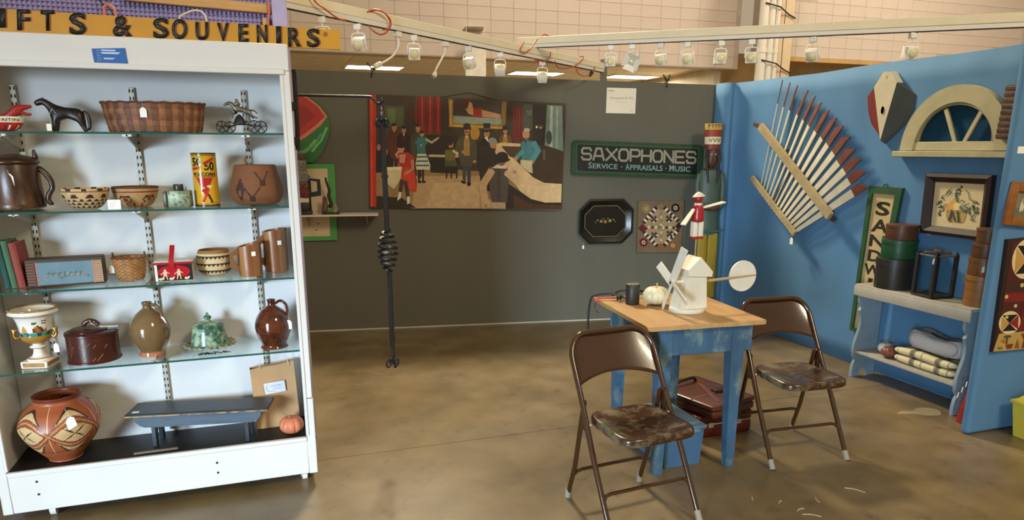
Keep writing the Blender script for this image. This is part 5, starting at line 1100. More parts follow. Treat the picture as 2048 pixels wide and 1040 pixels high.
# tall sandwich sign
t = rw('sandwich_sign', 'tall narrow cream vertical sign with black letters and green frame', 'sign', 3.93, .8)
q = [(-.148, .545), (.148, .545), (.02, -.535), (-.19, -.535)]; q = [(-.142, .547), (.146, .545), (.052, -.537), (-.168, -.535)]
Hq = homog([(0, 0), (1, 0), (1, 1), (0, 1)], q)
g = G(); g.prism([Hq(*p_) for p_ in rect(.05, .01, .95, .99)], -.018, -.004); obj('board', g, mat('cream_sign', '#bfa878', .6, var=.12, scale=8, wear=('#8a744a', 16, .66, .74)), t)
for P_ in (rect(0, 0, .13, 1), rect(.83, 0, 1, 1), rect(.13, 0, .83, .035), rect(.13, .97, .83, 1)):
    g = G(); g.prism([Hq(*p_) for p_ in P_], -.034, -.004); obj('frame_strip', g, mat('green_frame', '#2a4f30', .55, var=.2, scale=9), t)
g = G(); g.tube([(-.012+.016*math.cos(PI*k/8), -.015, .547+.022*math.sin(PI*k/8)) for k in range(9)], .005, 6); obj('hanger', g, mat('green_frame'), t)
for ch, v0, v1, x0, x1 in zip('SANDWICHES', (.075, .17, .262, .355, .45, .545, .64, .735, .815, .90), (.15, .245, .335, .43, .525, .615, .71, .795, .875, .965), (.3, .24, .25, .27, .2, .42, .27, .27, .3, .29), (.72, .78, .75, .72, .8, .56, .72, .74, .7, .71)):
    a = Art(Hq, -.0185); text(a, ch, x0-.03, v1, x1+.0, v0, '#2a2118', bold=.03); obj('letter', a.g, VC('letter_paint', .55), t)
# woven brown box hung beside the partition
t = rw('woven_wall_basket', 'brown textured woven wall basket behind the blue panel edge', 'basket', 3.07, 1.66)
g = G(); g.rbox(-.05, .16, -.1, -.004, 0, .30, .006, 2, TR((0, 0, .0), (0, .06, 0))); o = obj('body', g, mat('brown_weave', '#4a3320', .7, var=.35, scale=30, bump=.5, bscale=60, stretch=(1, 1, 3)), t)
for k in range(9):
    g = G(); g.rbox(-.052, .162, -.103, -.003, .006+.033*k, .03+.033*k, .005, 1, TR((0, 0, 0), (0, .06, 0))); obj('weave_row', g, mat('brown_weave_b', '#553a22', .7, c2='#35230f', mixs=25, var=.3, scale=30), t)
# ---------------- bench shelf below
bench = T('painted_wash_bench', 'two tier pale blue grey painted wooden bench with scrolled ends', 'bench', (-.005, 0, 0))
m_bn = mat('pale_blue_paint', '#8295a0', .6, var=.12, scale=5, wear=('#5f6f7c', 7, .6, .72)); m_bt = mat('pale_grey_top', '#a9a294', .6, var=.12, scale=5, wear=('#7d7466', 8, .6, .72))
BX0, BX1, BY0, BY1, BT = 3.905, 4.112, 3.0, 3.84, .68
g = G(); g.rbox(BX0-.012, BX1, BY0-.025, BY1+.025, BT-.022, BT, .004, 1); obj('top_board', g, m_bt, bench)
g = G(); g.rbox(BX0-.016, BX0+.004, BY0-.03, BY1+.03, BT-.082, BT-.012, .006, 2); obj('front_apron', g, m_bt, bench)
endp = [(0, BT-.022), (0, .56), (.012, .53), (.03, .515), (.012, .49), (.028, .45), (.034, .40), (.03, .36), (.012, .30), (-.002, .25), (-.006, .2), (.0, .15), (.022, .125), (.008, .1), (0, .06), (0, 0), (.06, 0), (.07, .03), (.085, .045), (.12, .045), (.135, .03), (.145, 0), (.208, 0), (.208, BT-.022)]
for y in (BY0, BY1-.022):
    g = G(); g.prism([(BX0+x, z) for x, z in endp], y, y+.022); obj('end_board', g, m_bn, bench)
g = G(); g.rbox(BX0+.01, BX1, BY0+.022, BY1-.022, .178, .198, .003, 1); obj('lower_shelf', g, m_bt, bench)
def pantry(x, y, z, r, h, c, label, lid=.022, sy=1, m=None, tagged=False, rimh=None):
    t = T('pantry_box', label, 'box', (x, y, z), 0, 'round bentwood pantry boxes'); m = m or mat('bent_'+c, c, .45, var=.2, scale=7, stretch=(1, 1, 4))
    hb = h-lid; g = G(); g.lathe([(0, 0), (r-.004, 0), (r-.003, .003), (r-.004, h-.004), (0, h-.004)], 40, sy=sy); obj('body', g, m, t)
    g = G(); g.lathe([(r-.003, hb), (r, hb+.001), (r+.0005, h-.002), (r-.003, h), (0, h-.001)], 40, sy=sy); obj('lid', g, m, t)
    g = G(); a0 = PI*1.05; g.surf(lambda u, v: ((r+.0015)*math.cos(a0+u*.5), (r+.0015)*sy*math.sin(a0+u*.5), hb+.002+(lid-.004)*(v if u < .98 else .5)), 8, 1); obj('lap_joint', g, m, t)
    if tagged: tag(t, -r*.80, -r*.66, h*.8, .022, .036, .022)
    return t
m_bk = mat('bent_black', '#2a2620', .45, var=.25, scale=7, wear=('#7a7466', 6, .70, .73), stretch=(1, 1, 3))
BTc = BT+.0012
pantry(4.015, 3.665, BTc, .122, .205, '#2a2620', 'largest black pantry box, bottom of the stack by the sign', .05, m=m_bk); pantry(4.03, 3.665, BTc+.2065, .112, .125, '#1c4a2a', 'green pantry box in the middle of the three box stack', .026); pantry(4.03, 3.66, BTc+.333, .102, .098, '#5a3420', 'brown pantry box on top of the green one', .02)
pantry(4.03, 3.05, BTc, .083, .185, '#8a5a2c', 'honey brown pantry box at bottom of the right stack', .03); pantry(4.03, 3.05, BTc+.1865, .08, .105, '#6a4222', 'tagged brown pantry box second from bottom of right stack', .026, tagged=True); pantry(4.03, 3.05, BTc+.293, .074, .085, '#5a3820', 'dark brown pantry box third up in the right stack', .02); pantry(4.035, 3.05, BTc+.3795, .066, .088, '#5f3d22', 'smallest pantry box on top of the right stack', .018)
# lantern
t = T('barn_lantern', 'square glass lantern with dark wooden corner posts and tag', 'lantern', (4.01, 3.35, BTc), -.12)
m_lw = mat('lantern_wood', '#1e1815', .7, var=.25, scale=15); LW = .075; LH = .275
g = G(); g.rbox(-LW-.012, LW+.012, -LW-.012, LW+.012, 0, .014, .003, 1); obj('base', g, m_lw, t)
for sx in (-1, 1):
    for sy in (-1, 1): g = G(); g.rbox(sx*LW-.011, sx*LW+.011, sy*LW-.011, sy*LW+.011, .013, LH, .002, 1); g.lathe([(.008, LH), (.006, LH+.004), (.009, LH+.01), (0, LH+.016)], 10, TR((sx*LW, sy*LW, 0))); obj('corner_post', g, m_lw, t)
for k in range(4):
    g = G(); g.box(-LW, LW, -.0012, .0012, .014, LH-.012, TR((0, 0, 0), (0, 0, k*PI/2)) @ TR((0, -LW, 0))); obj('pane', g, pane('lantern_glass', (.92, .95, .95), .03) if k == 0 else bpy.data.materials['lantern_glass'], t)
    g = G(); g.rbox(-LW, LW, -.005, .005, LH-.012, LH-.002, .001, 1, TR((0, 0, 0), (0, 0, k*PI/2)) @ TR((0, -LW, 0))); obj('top_rail', g, mat('tin_strip', '#7d7a70', .4, metal=.5), t)
g = G(); g.rbox(-.018, .018, -LW, LW, LH, LH+.014, .003, 1, TR((0, 0, 0), (0, 0, .9))); g.rbox(-.055, .055, -.02, .02, LH+.012, LH+.026, .003, 1, TR((0, 0, 0), (0, 0, -.62-PI/2))); obj('top_block', g, mat('lantern_top', '#4a3a2a', .6, var=.2), t)
tag(t, -.089, -.075, LH-.005, .022, .036, .012)
# folded textiles and doll on the lower shelf
LZ = .1992
def blanket(name, label, x0, x1, y0, y1, z0, h, m, n=4, skew=0.0, puff=.5):
    t = T(name, label, 'blanket', (0, 0, z0))
    for k in range(n):
        za = h*k/n; zb = h*(k+1)/n; g = G(); j = .006*math.sin(k*2.1)
        def f(u, v):
            a = 2*PI*u; ex = abs(math.cos(a))**.35*math.copysign(1, math.cos(a)); ey = abs(math.sin(a))**.35*math.copysign(1, math.sin(a)); s = math.sin(PI*v)**.22
            X = (x0+x1)/2+(x1-x0)/2*ex*(.35+.65*s)*(s > 0 or 1); Y = (y0+y1)/2+(y1-y0)/2*ey*(.35+.65*s)+j
            return (X, Y, max(.0, za+(zb-za)*v+(puff*.02*math.sin(Y*17+k)+.006*math.sin(X*40))*(k+v)/n))
        g.surf(f, 48, 8, cu=True, T=Matrix.Rotation(skew, 4, 'Z') if False else None); obj('fold', g, m, t)
    return t
def plaid(name, base, cols, s, ax=(0, 1)):
    m = bpy.data.materials.new(name); m.use_nodes = True; nt = m.node_tree; N = nt.nodes; L = nt.links; b = N['Principled BSDF']; b.inputs['Roughness'].default_value = .9
    tc = N.new('ShaderNodeTexCoord'); sp = N.new('ShaderNodeSeparateXYZ'); L.new(tc.outputs['Object'], sp.inputs[0]); col = None; prev = (*lin(base), 1)
    for (axis, per, ph, wd, c, f) in cols:
        a1 = N.new('ShaderNodeMath'); a1.operation = 'MULTIPLY_ADD'; a1.inputs[1].default_value = 1/per; a1.inputs[2].default_value = ph; L.new(sp.outputs[axis], a1.inputs[0])
        fr_ = N.new('ShaderNodeMath'); fr_.operation = 'FRACT'; L.new(a1.outputs[0], fr_.inputs[0]); lt = N.new('ShaderNodeMath'); lt.operation = 'LESS_THAN'; lt.inputs[1].default_value = wd; L.new(fr_.outputs[0], lt.inputs[0])
        mu = N.new('ShaderNodeMath'); mu.operation = 'MULTIPLY'; mu.inputs[1].default_value = f; L.new(lt.outputs[0], mu.inputs[0])
        mx = N.new('ShaderNodeMix'); mx.data_type = 'RGBA'; L.new(mu.outputs[0], mx.inputs[0])
        if col is None: mx.inputs[6].default_value = prev
        else: L.new(col, mx.inputs[6])
        mx.inputs[7].default_value = (*lin(c), 1); col = mx.outputs[2]
    L.new(col, b.inputs['Base Color']); return m
blanket('plaid_blanket', 'cream blanket with black plaid folded on the lower bench shelf', 3.95, 4.11, 3.085, 3.545, LZ, .105, plaid('cream_plaid', '#d2c49a', [(1, .19, .3, .22, '#4a4640', .75), (1, .19, .2, .03, '#2a2826', .8), (1, .19, .58, .03, '#2a2826', .8), (0, .12, .62, .25, '#4a4640', .7), (0, .12, .5, .04, '#2a2826', .8)], 1), 2, puff=.3)
blanket('checked_blanket', 'grey checked blanket folded on top of the plaid one', 3.965, 4.12, 3.06, 3.46, LZ+.112, .13, plaid('grey_check', '#c4c2c0', [(1, .011, 0, .45, '#6f7480', .6), (0, .011, 0, .45, '#6f7480', .5), (2, .011, 0, .45, '#6f7480', .5)], 1), 1, puff=.9)
pumpkin('copper_pumpkin', 'small copper brown pumpkin beside the folded blankets', (3.985, 3.60, LZ), .05, .078, '#7a4634', 9, [(0, 0, .06), (.004, -.01, .085), (.012, -.03, .1)], '#5a4630')
pumpkin('white_gourd', 'small white gourd behind the copper brown pumpkin', (4.05, 3.69, LZ), .052, .08, '#d8d4cc', 8, [(0, 0, .065), (.002, -.006, .09), (.006, -.02, .1)], '#8a7a5c')
# red sports bag between bench and panel
t = T('red_bag', 'red bag with white lettering squeezed behind the blue panel', 'bag', (3.93, 2.895, 0))
g = G()
def rb_(u, v):
    a = 2*PI*u; s = 1-.35*v**2; return (.10*math.cos(a)*s*(1+.05*math.sin(3*a))+.06*v, .058*math.sin(a)*s, .001+.33*v+.012*math.sin(2*a)*v)
g.surf(rb_, 28, 10, cu=True); g.lathe([(0, .33), (.066, .33)], 20, TR((.06, 0, 0)), sy=.55); g.lathe([(0, .002), (.1, .002)], 20, sy=.55); obj('bag_body', g, mat('red_nylon', '#8a1d18', .5, var=.12, scale=8, bump=.3, bscale=14), t)
for k in range(5):
    g = G(); g.rbox(-.004, .004, -.0025, .0025, 0, .035, .001, 1, TR((-.075+.016*k, .042-.009*k+.012, .14+.035*k), (0, .5, .4))); obj('letter_stroke', g, mat('tag_paper'), t)
# ---------------- on the near face of the return panel
PY = 2.735
t = T('framed_photograph', 'small old photograph in golden brown wooden frame on blue panel', 'picture', (3.87, PY, 1.31)); m_of = mat('oak_frame', '#8a5526', .4, var=.2, scale=10, stretch=(1, 1, 4))
W_, H_, F_ = .17, .115, .05; M = TR((0, 0, 0), (0, .10, 0))
for x0, x1, z0, z1 in ((-W_, -W_+F_, -H_, H_), (W_-F_, W_, -H_, H_), (-W_+F_, W_-F_, H_-F_, H_), (-W_+F_, W_-F_, -H_, -H_+F_)): g = G(); g.rbox(x0, x1, -.026, -.002, z0, z1, .006, 2, M); obj('frame_rail', g, m_of, t)
g = G(); g.box(-W_+F_, W_-F_, -.01, -.003, -H_+F_, H_-F_, M); obj('photo_backing', g, mat('old_photo', '#7d7a5e', .6, var=.25, scale=14), t)
a = Art(None, -.0105); a.p(rect(-.11, -.062, .11, -.02), '#6a6850'); a.e(-.06, -.01, .01, .03, '#cfcab0', 10); a.e(-.045, -.015, .006, .022, '#cfcab0', 10); a.e(-.06, .024, .006, .007, '#b9b090', 8); a.g.V = [tuple(M @ Vector(v)) for v in a.g.V]; obj('photo_image', a.g, VC('photo_paint'), t)
t = T('painted_game_panel', 'large dark red painted board with kaleidoscope circles on blue panel', 'game board', (3.93, PY, .81))
q = [(-.193, .322), (.42, .34), (.42, -.30), (-.168, -.31)]; g = G(); g.prism(q, -.024, -.002); obj('board', g, mat('dark_panel', '#2a1610', .5, var=.2), t)
a = Art(homog([(108, 95), (208, 95), (208, 600), (60, 620)], [(-.193, .322), (.1, .322), (.1, -.305), (-.168, -.31)]), -.0243)
a.p([(120, 100), (420, 90), (420, 490), (85, 490)], '#4a1712'); a.p([(105, 280), (180, 280), (178, 320), (100, 320)], '#7a1c16'); a.p([(170, 360), (420, 360), (420, 480), (160, 485)], '#6f1a16'); a.p([(118, 230), (180, 235), (180, 275), (112, 275)], '#3a2014'); a.p([(85, 490), (420, 475), (420, 600), (60, 615)], '#b3924e')
for cx, cy in ((160, 160), (124, 430), (320, 160), (300, 430)):
    a.e(cx, cy, 40, 66, '#d6c492', 24); a.p([(cx-30, cy-40), (cx+30, cy-40), (cx-30, cy+40), (cx+30, cy+40)] if False else [(cx-28, cy-46), (cx+28, cy-46), (cx, cy)], '#17100c'); a.p([(cx-28, cy+46), (cx+28, cy+46), (cx, cy)], '#17100c'); a.p([(cx+30, cy-44), (cx+34, cy+40), (cx, cy)], '#8a1c1a'); a.p([(cx-30, cy-40), (cx-32, cy+44), (cx, cy)], '#b98f4a')
for x, y in ((155, 250), (108, 295), (140, 340), (180, 410), (112, 395)): a.e(x, y, 6, 9, '#c9ae72', 10)
a.p([(172, 225), (260, 215), (260, 370), (172, 370)], '#d0bc88'); a.p([(185, 240), (250, 232), (250, 350), (185, 355)], '#2a1a12')
a.l([(118, 510), (116, 560)], 6, '#3a3a20'); a.e(118, 512, 16, 10, '#3f4a26', 8); a.p([(112, 565), (145, 565), (138, 600), (118, 600)], '#7a3020'); a.p([(150, 600), (160, 530), (172, 600)], '#8a5028'); a.l([(180, 510), (190, 540), (186, 600)], 9, '#7a2a1c'); a.e(180, 506, 7, 10, '#8a3a24', 8); a.e(90, 590, 12, 12, '#6f6a3a', 8); a.p([(90, 540), (108, 520), (112, 560)], '#a0602c')
obj('painted_design', a.g, VC('panel_paint', .5), t)
g = G(); g.box(-.02, .08, -.002, 0, -.018, .018); tagp(obj('price_card', g, mat('tag_paper'), None, (3.745, PY-.0005, 1.60)), 'white price card pinned near top of blue return panel', 'card')
t = T('yellow_tote', 'pale yellow lidded plastic bin at the right edge', 'bin', (4.05, 2.57, 0)); m_y = mat('yellow_plastic', '#d8c84a', .4, var=.04, spec=.5)
g = G(); v = [(-.11, -.09), (.16, -.09), (.16, .09), (-.11, .09)]; g.add([(x*.9, y*.9, .001) for x, y in v]+[(x*1.12, y*1.1, .2) for x, y in v], [(3, 2, 1, 0), (4, 5, 6, 7)]+[(i, (i+1) % 4, 4+(i+1) % 4, 4+i) for i in range(4)]); obj('tub', g, m_y, t)
g = G(); g.rbox(-.135, .19, -.108, .108, .2, .22, .006, 2); g.add([(x*1.05, y*1.0, .22) for x, y in v]+[(x*.7+.02, y*.6, .27) for x, y in v], [(4, 5, 6, 7)]+[(i, (i+1) % 4, 4+(i+1) % 4, 4+i) for i in range(4)]); obj('lid', g, m_y, t)
# ================================================================ TABLE AND WHAT STANDS ON IT
TZ = .785
tb = T('work_table', 'small worktable with bare wood top and worn blue painted base', 'table', (1.991, 3.175, 0), math.radians(-4.7))
m_tt = mat('bare_pine_top', '#b08a58', .5, var=.16, scale=3, stretch=(6, 1, 6), wear=('#7d5a34', 5, .62, .74), bump=.04); m_tblue = mat('worn_blue_paint', '#365670', .55, var=.25, scale=5, wear=('#75877f', 9, .50, .68), stretch=(1, 1, .6))
for k in range(3):
    w = .634/3; g = G(); g.rbox(-.317+w*k+.0004, -.317+w*(k+1)-.0004, -.36, .36, TZ-.024, TZ, .002, 1); obj('top_board', g, m_tt, tb)
g = G(); g.rbox(-.235, .265, -.33, -.308, .625, TZ-.024, .003, 1); obj('apron', g, m_tblue, tb)
g = G(); g.rbox(-.235, .265, .29, .312, .625, TZ-.024, .003, 1); obj('apron', g, m_tblue, tb)
for x in (-.235, .243): g = G(); g.rbox(x, x+.022, -.308, .29, .625, TZ-.024, .003, 1); obj('apron', g, m_tblue, tb)
for x, y, ox in ((-.205, -.30, -1), (.185, -.30, 1), (-.205, .24, -1), (.085, .16, 1)):
    g = G(); a, b = .034, .022; v = [(x+s*a, y+q*a, .63) for s, q in ((-1, -1), (1, -1), (1, 1), (-1, 1))]; u = [(x+ox*.006+s*b, y-.01+q*b, 0.0) for s, q in ((-1, -1), (1, -1), (1, 1), (-1, 1))]
    g.add(u+v+[(p[0], p[1], TZ-.026) for p in v], [(3, 2, 1, 0), (8, 9, 10, 11)]+[(i, (i+1) % 4, 4+(i+1) % 4, 4+i) for i in range(4)]+[(4+i, 4+(i+1) % 4, 8+(i+1) % 4, 8+i) for i in range(4)]); obj('leg', g, m_tblue, tb)
TT = TZ+.0012
# windmill whirligig with a little red man
wm = T('windmill_whirligig', 'white wooden windmill whirligig with round tail vane and red man on top', 'whirligig', (2.02, 3.085, TT))
m_wh = mat('chalky_white', '#cfc9b8', .6, var=.08, scale=9, wear=('#9a9280', 14, .66, .74))
g = G(); g.lathe([(0, 0), (.094, 0), (.096, .004), (.096, .018), (.093, .022), (0, .022)], 36, T=TR((-.01, 0, 0)), sy=.85); obj('base', g, m_wh, wm)
g = G(); g.prism([(-.085, .022), (.075, .022), (.062, .20), (-.045, .20)], -.05, .05); obj('tower', g, m_wh, wm)
g = G(); g.prism([(-.05, .195), (.088, .185), (.092, .21), (.018, .287), (-.052, .225)], -.06, .06); obj('cap', g, m_wh, wm)
g = G(); g.tube([(-.13, -.02, .16), (-.03, -.02, .16)], .008, 10); g.tube([(-.13, -.02, .16), (-.108, -.02, .16)], .02, 14); obj('hub', g, m_wh, wm)
for ang, l in ((math.radians(118), .21), (math.radians(208), .16), (math.radians(298), .165), (math.radians(28), .155)):
    # blades turn in the Y-Z plane about the hub
    dy, dz = math.cos(ang), math.sin(ang); g = G(); M = Matrix.Translation((-.12, -.02, .16)) @ Matrix.Rotation(ang, 4, 'X') 
    g.rbox(-.004, .004, .012, l, -.021, .021, .002, 1, M @ Matrix.Rotation(.45, 4, 'Y')); obj('blade', g, m_wh, wm)
g = G(); g.tube([(.06, -.01, .152), (.16, -.005, .156), (.40, 0, .168)], .0075, 8); obj('tail_rod', g, mat('bare_dowel', '#a58d63', .6, var=.15), wm)
g = G(); g.tube([(.318, -.006, .166), (.318, .006, .166)], .082, 36); obj('tail_vane', g, m_wh, wm)
mf = G(); mf.lathe(sprof([(.0, .458), (.022, .46), (.03, .47), (.029, .5), (.024, .54), (.014, .545), (0, .546)], 4), 20, TR((.02, 0, 0))); man_o = obj('man_figure', mf, mat('red_enamel_old', '#9a1a1a', .3, var=.08), wm)
g = G(); g.tube([(.018, 0, .28), (.019, 0, .38)], .0028, 8); obj('spindle', g, mat('zinc'), man_o)
for s in (-1, 1):
    g = G(); g.rbox(.02+s*.016-.014, .02+s*.016+.014, -.016, .016, .385, .462, .005, 2); obj('trouser_leg', g, m_wh, man_o)
    g = G(); g.rbox(.02+s*.016-.015, .02+s*.016+.015, -.022, .017, .375, .388, .004, 1); obj('shoe', g, mat('red_enamel_old'), man_o)
g = G(); g.lathe([(.013, .54), (.02, .545), (.02, .553), (.012, .556)], 16, TR((.02, 0, 0))); obj('collar', g, m_wh, man_o)
g = G(); g.ell((.02, 0, .575), (.022, .022, .024), 18, 12); g.ell((.012, -.022, .572), (.005, .006, .005), 8, 6); obj('head', g, mat('red_enamel_old'), man_o)
g = G(); g.lathe(sprof([(.032, 0), (.028, .004), (.015, .016), (0, .024)], 3), 20, TR((.02, 0, .588), (0, -.12, 0))); obj('hat', g, m_wh, man_o)
for P, Q, w in (((.045, 0, .53), (.155, -.02, .558), .024), ((-.005, 0, .525), (-.10, -.06, .455), .014)):
    P, Q = Vector(P), Vector(Q); d = (Q-P).normalized(); M = frame(P, d); L_ = (Q-P).length; g = G()
    v = [M @ Vector((sx*ww, sy*.003, z)) for z, ww in ((0, .008), (L_*.35, w*.8), (L_, w)) for sx, sy in ((-1, -1), (1, -1), (1, 1), (-1, 1))]
    g.add(v, [(3, 2, 1, 0), (8, 9, 10, 11)]+[(4*r+i, 4*r+(i+1) % 4, 4*r+4+(i+1) % 4, 4*r+4+i) for r in range(2) for i in range(4)]); obj('arm_paddle', g, m_wh, man_o)
tag(wm, -.09, -.02, .25, .016, .022, .012)
pumpkin('white_pumpkin', 'white pumpkin on the wooden tabletop behind the windmill', (1.935, 3.27, TT), .074, .105, '#d6cda8', 10, [(0, 0, .085), (.002, 0, .108), (-.002, -.003, .118)], '#b5a67c')
t = T('black_cup', 'plain matt black cylindrical cup standing on the wooden tabletop', 'cup', (1.826, 3.335, TT))
g = G(); g.lathe([(0, .001), (.036, .0), (.0375, .003), (.0375, .108), (.036, .11), (.0335, .108), (.0335, .008), (0, .007)], 32); obj('wall', g, mat('matt_black', '#26241f', .5, var=.1), t)
g = G(); g.lathe([(.0338, .106), (.0378, .1105), (.036, .1115), (.033, .108)], 32); obj('rim', g, mat('cup_rim', '#6d6450', .45), t)
t = T('clamp_lamp_cable', 'coil of black cable with red plugs trailing off the table', 'cable', (1.70, 3.49, TT+.007)); m_bk2 = mat('black_rubber', '#191614', .5)
g = G(); g.tube(smooth_pts([(-.045, .03, -.30), (-.05, .025, -.1), (-.04, .015, -.0), (-.01, .005, .02), (.06, -.02, .028), (.1, -.05, .02), (.13, -.08, .006)], 6), .006, 8); obj('thick_cable', g, m_bk2, t)
g = G(); g.tube(smooth_pts([(.10, .03, .006), (.14, .045, .022), (.19, .03, .03), (.27, -.02, .028), (.33, -.07, .012), (.31, -.11, .006)], 6), .007, 8); obj('cable_loop', g, m_bk2, t)
g = G(); g.tube(smooth_pts([(-.02, -.015, .004), (.06, -.035, .006), (.1, -.04, .005), (.135, -.06, .005)], 5), .0045, 7); obj('red_lead', g, mat('red_wire', '#a83a2c', .45), t)
g = G(); g.tube(smooth_pts([(.12, -.14, .004), (.08, -.12, .004), (.07, -.1, .004), (.1, -.09, .004), (.14, -.11, .004)], 5), .003, 6); obj('bare_wire', g, mat('tan_wire', '#7a6242', .5), t)
g = G(); g.rbox(.085, .103, -.075, -.045, -.006, .02, .003, 1); obj('plug', g, m_bk2, t)
g = G(); g.rbox(-.04, -.016, -.035, -.01, -.012, .012, .004, 2); obj('clamp_grip', g, mat('pink_grip', '#b2524a', .45), t)
g = G(); g.tube([(-.03, -.03, -.004), (-.045, -.045, -.03), (-.045, -.05, -.042)], .002, 6); g.tube(smooth_pts([(-.04, -.05, -.055), (-.028, -.05, -.068), (-.012, -.045, -.062)], 4), .002, 6); obj('clamp_wire', g, m_bk2, t)
# ================================================================ FOLDING CHAIRS
wf, wb, df, dt, zt, wr_, dr, zp, hs = .225, .217, .2085, .248, .805, .2, .234, .525, .455
m_ch = mat('brown_enamel', '#3a210f', .16, var=.12, scale=6, bump=.01, spec=.6, coat=.25)
m_seat = mat('worn_brown_enamel', '#3a210f', .24, var=.12, scale=6, bump=.02, wear=('#6a604a', 9, .48, .60), spec=.6)
def yz(z): return -df+z/zt*(df+dt)
def make_chair(label):
    t = T('folding_chair', label, 'chair', (0, 0, 0), 0, 'brown steel folding chairs')
    P = [(-wf, yz(.012), .012), (-wf, yz(.3), .3), (-wb, yz(.55), .55), (-wb, yz(.68), .68)]
    for k in range(1, 9):
        a = PI/2*k/8; P.append((-wb+.095*(1-math.cos(a)), yz(.69+.105*math.sin(a)), .69+.105*math.sin(a)))
    Q = [(-x, y, z) for x, y, z in P[::-1]]
    g = G(); g.tube(P+Q, .0125, 10); obj('front_frame', g, m_ch, t)
    def zt_(x):
        e = abs(x)-(wb-.095); return .795 if e <= 0 else .69+.105*math.sqrt(max(0, 1-(e/.095)**2))
    g = G()
    def bk(u, v):
        x = (2*u-1)*(wb-.004); zb = .585+.035*(1-(x/wb)**2); z = zb+(max(zt_(x)-.004, zb+.02)-zb)*v
        return (x, yz(z)+.028*(1-(x/wb)**2)+.004*math.sin(PI*v), z)
    g.surf(bk, 28, 10); o = obj('backrest', g, m_ch, t); sd = o.modifiers.new('thick', 'SOLIDIFY'); sd.thickness = .004; sd.offset = 0
    g = G()
    def seat(u, v):
        a = 2*PI*u; n = 5.0; c, s = math.cos(a), math.sin(a); k = (abs(c)**n+abs(s)**n)**(-1/n); X, Y = c*k, s*k
        hw = .193-.022*(Y+1)*.5
        def pt(q, z): return (X*hw*q, -.04+Y*.185*q, z)
        if v < .5: q = v/.5*.93; return pt(q, hs-.012*(1-q*q))
        r = (v-.5)/.5
        if r < .4: b = r/.4*PI/2; return pt(.93+.07*math.sin(b), hs-.013*(1-math.cos(b)))
        if r < .75: return pt(1, hs-.013-.022*(r-.4)/.35)
        return pt(1-.04*(r-.75)/.25, hs-.036)
    g.surf(seat, 64, 20, cu=True); g.add([], []); obj('seat', g, m_seat, t)
    g = G(); g.lathe([(0, hs-.032), (.16, hs-.032)], 24, TR((0, -.04, 0))); obj('seat_underside', g, m_ch, t)
    for s in (-1, 1):
        g = G(); g.tube([(s*wr_, yz(zp)+.012, zp), (s*(wr_-.002), dr*.75, .18), (s*wr_, dr, .012)], .0115, 10); obj('rear_leg', g, m_ch, t)
        g = G(); g.prism([(yz(zp)-.012, zp+.012), (yz(zp)+.022, zp+.012), (.10, .40), (.06, .40)], s*.2115-.002, s*.2115+.002, TR((0, 0, 0), (0, 0, 0)) if False else Matrix(((0, 1, 0, 0), (1, 0, 0, 0), (0, 0, 1, 0), (0, 0, 0, 1)))); obj('hinge_plate', g, m_ch, t)
        for X, Y, nm in ((s*wf, -df, 'foot_cap'), (s*wr_, dr, 'foot_cap')):
            sl = (df+dt)/zt if Y < 0 else -.1
            g = G(); g.tube([(X, Y, .0005), (X, Y+.045*sl, .045)], [.0155, .0145], 12); obj(nm, g, mat('grey_cap', '#8d8270', .6), t)
        g = G(); g.tube([(s*.2, yz(hs-.02), hs-.02), (s*.225, yz(hs-.02), hs-.02)], .006, 8); obj('rivet', g, mat('zinc'), t)
    for (X, yy, z, dy) in ((wf, lambda z: yz(z), .17, 0), (wr_, lambda z: dr*.75+(dr*.25)*(.18-z)/.168, .15, 0)):
        P = [(-X, yy(z-.05), z-.05), (-X+.004, yy(z-.02), z-.02), (-X+.02, yy(z), z-.002), (-X+.045, yy(z), z+.004), (X-.045, yy(z), z+.004), (X-.02, yy(z), z-.002), (X-.004, yy(z-.02), z-.02), (X, yy(z-.05), z-.05)]
        g = G(); g.tube(P, .0085, 8); obj('cross_bar', g, m_ch, t)
    return t
ch = make_chair('brown metal folding chair with heavily worn seat in the foreground'); ch.location = (1.452, 2.585, 0); ch.rotation_euler.z = .085
c2 = copy_tree(ch); c2.location = (2.586, 2.92, 0); c2.rotation_euler.z = -.073; c2['label'] = 'brown metal folding chair at the right side of worktable'
# ================================================================ UNDER THE TABLE
t = T('storage_tote', 'grey blue lidded plastic tote under the worktable', 'bin', (1.925, 3.085, 0)); m_to = mat('blue_grey_plastic', '#3f5f7c', .45, var=.06)
g = G(); v = [(-.115, -.18), (.115, -.18), (.115, .18), (-.115, .18)]; g.add([(x*.9, y*.94, .001) for x, y in v]+[(x, y, .2) for x, y in v], [(3, 2, 1, 0), (4, 5, 6, 7)]+[(i, (i+1) % 4, 4+(i+1) % 4, 4+i) for i in range(4)]); obj('tub', g, m_to, t)
g = G(); g.rbox(-.124, .124, -.19, .19, .2, .222, .006, 2); g.rbox(-.1, .1, -.165, .165, .22, .236, .006, 2); obj('lid', g, mat('tote_lid', '#55707f', .45, var=.06), t)
for s in (-1, 1): g = G(); g.rbox(s*.07-.02, s*.07+.02, -.194, -.178, .185, .205, .003, 1); obj('latch', g, mat('tote_lid'), t)
t = T('red_suitcase', 'dark red hard suitcase lying flat under the worktable', 'suitcase', (2.365, 3.375, 0), .03)
g = G(); g.rbox(-.19, .195, -.185, .185, .002, .075, .014, 3); obj('lower_shell', g, mat('dark_red_shell', '#5a1512', .4, var=.1), t)
g = G(); g.rbox(-.19, .195, -.185, .185, .078, .138, .014, 3); obj('upper_shell', g, mat('dark_red_shell'), t)
g = G(); g.rbox(-.186, .191, -.181, .181, .072, .081, .003, 1); obj('trim_band', g, mat('zinc'), t)
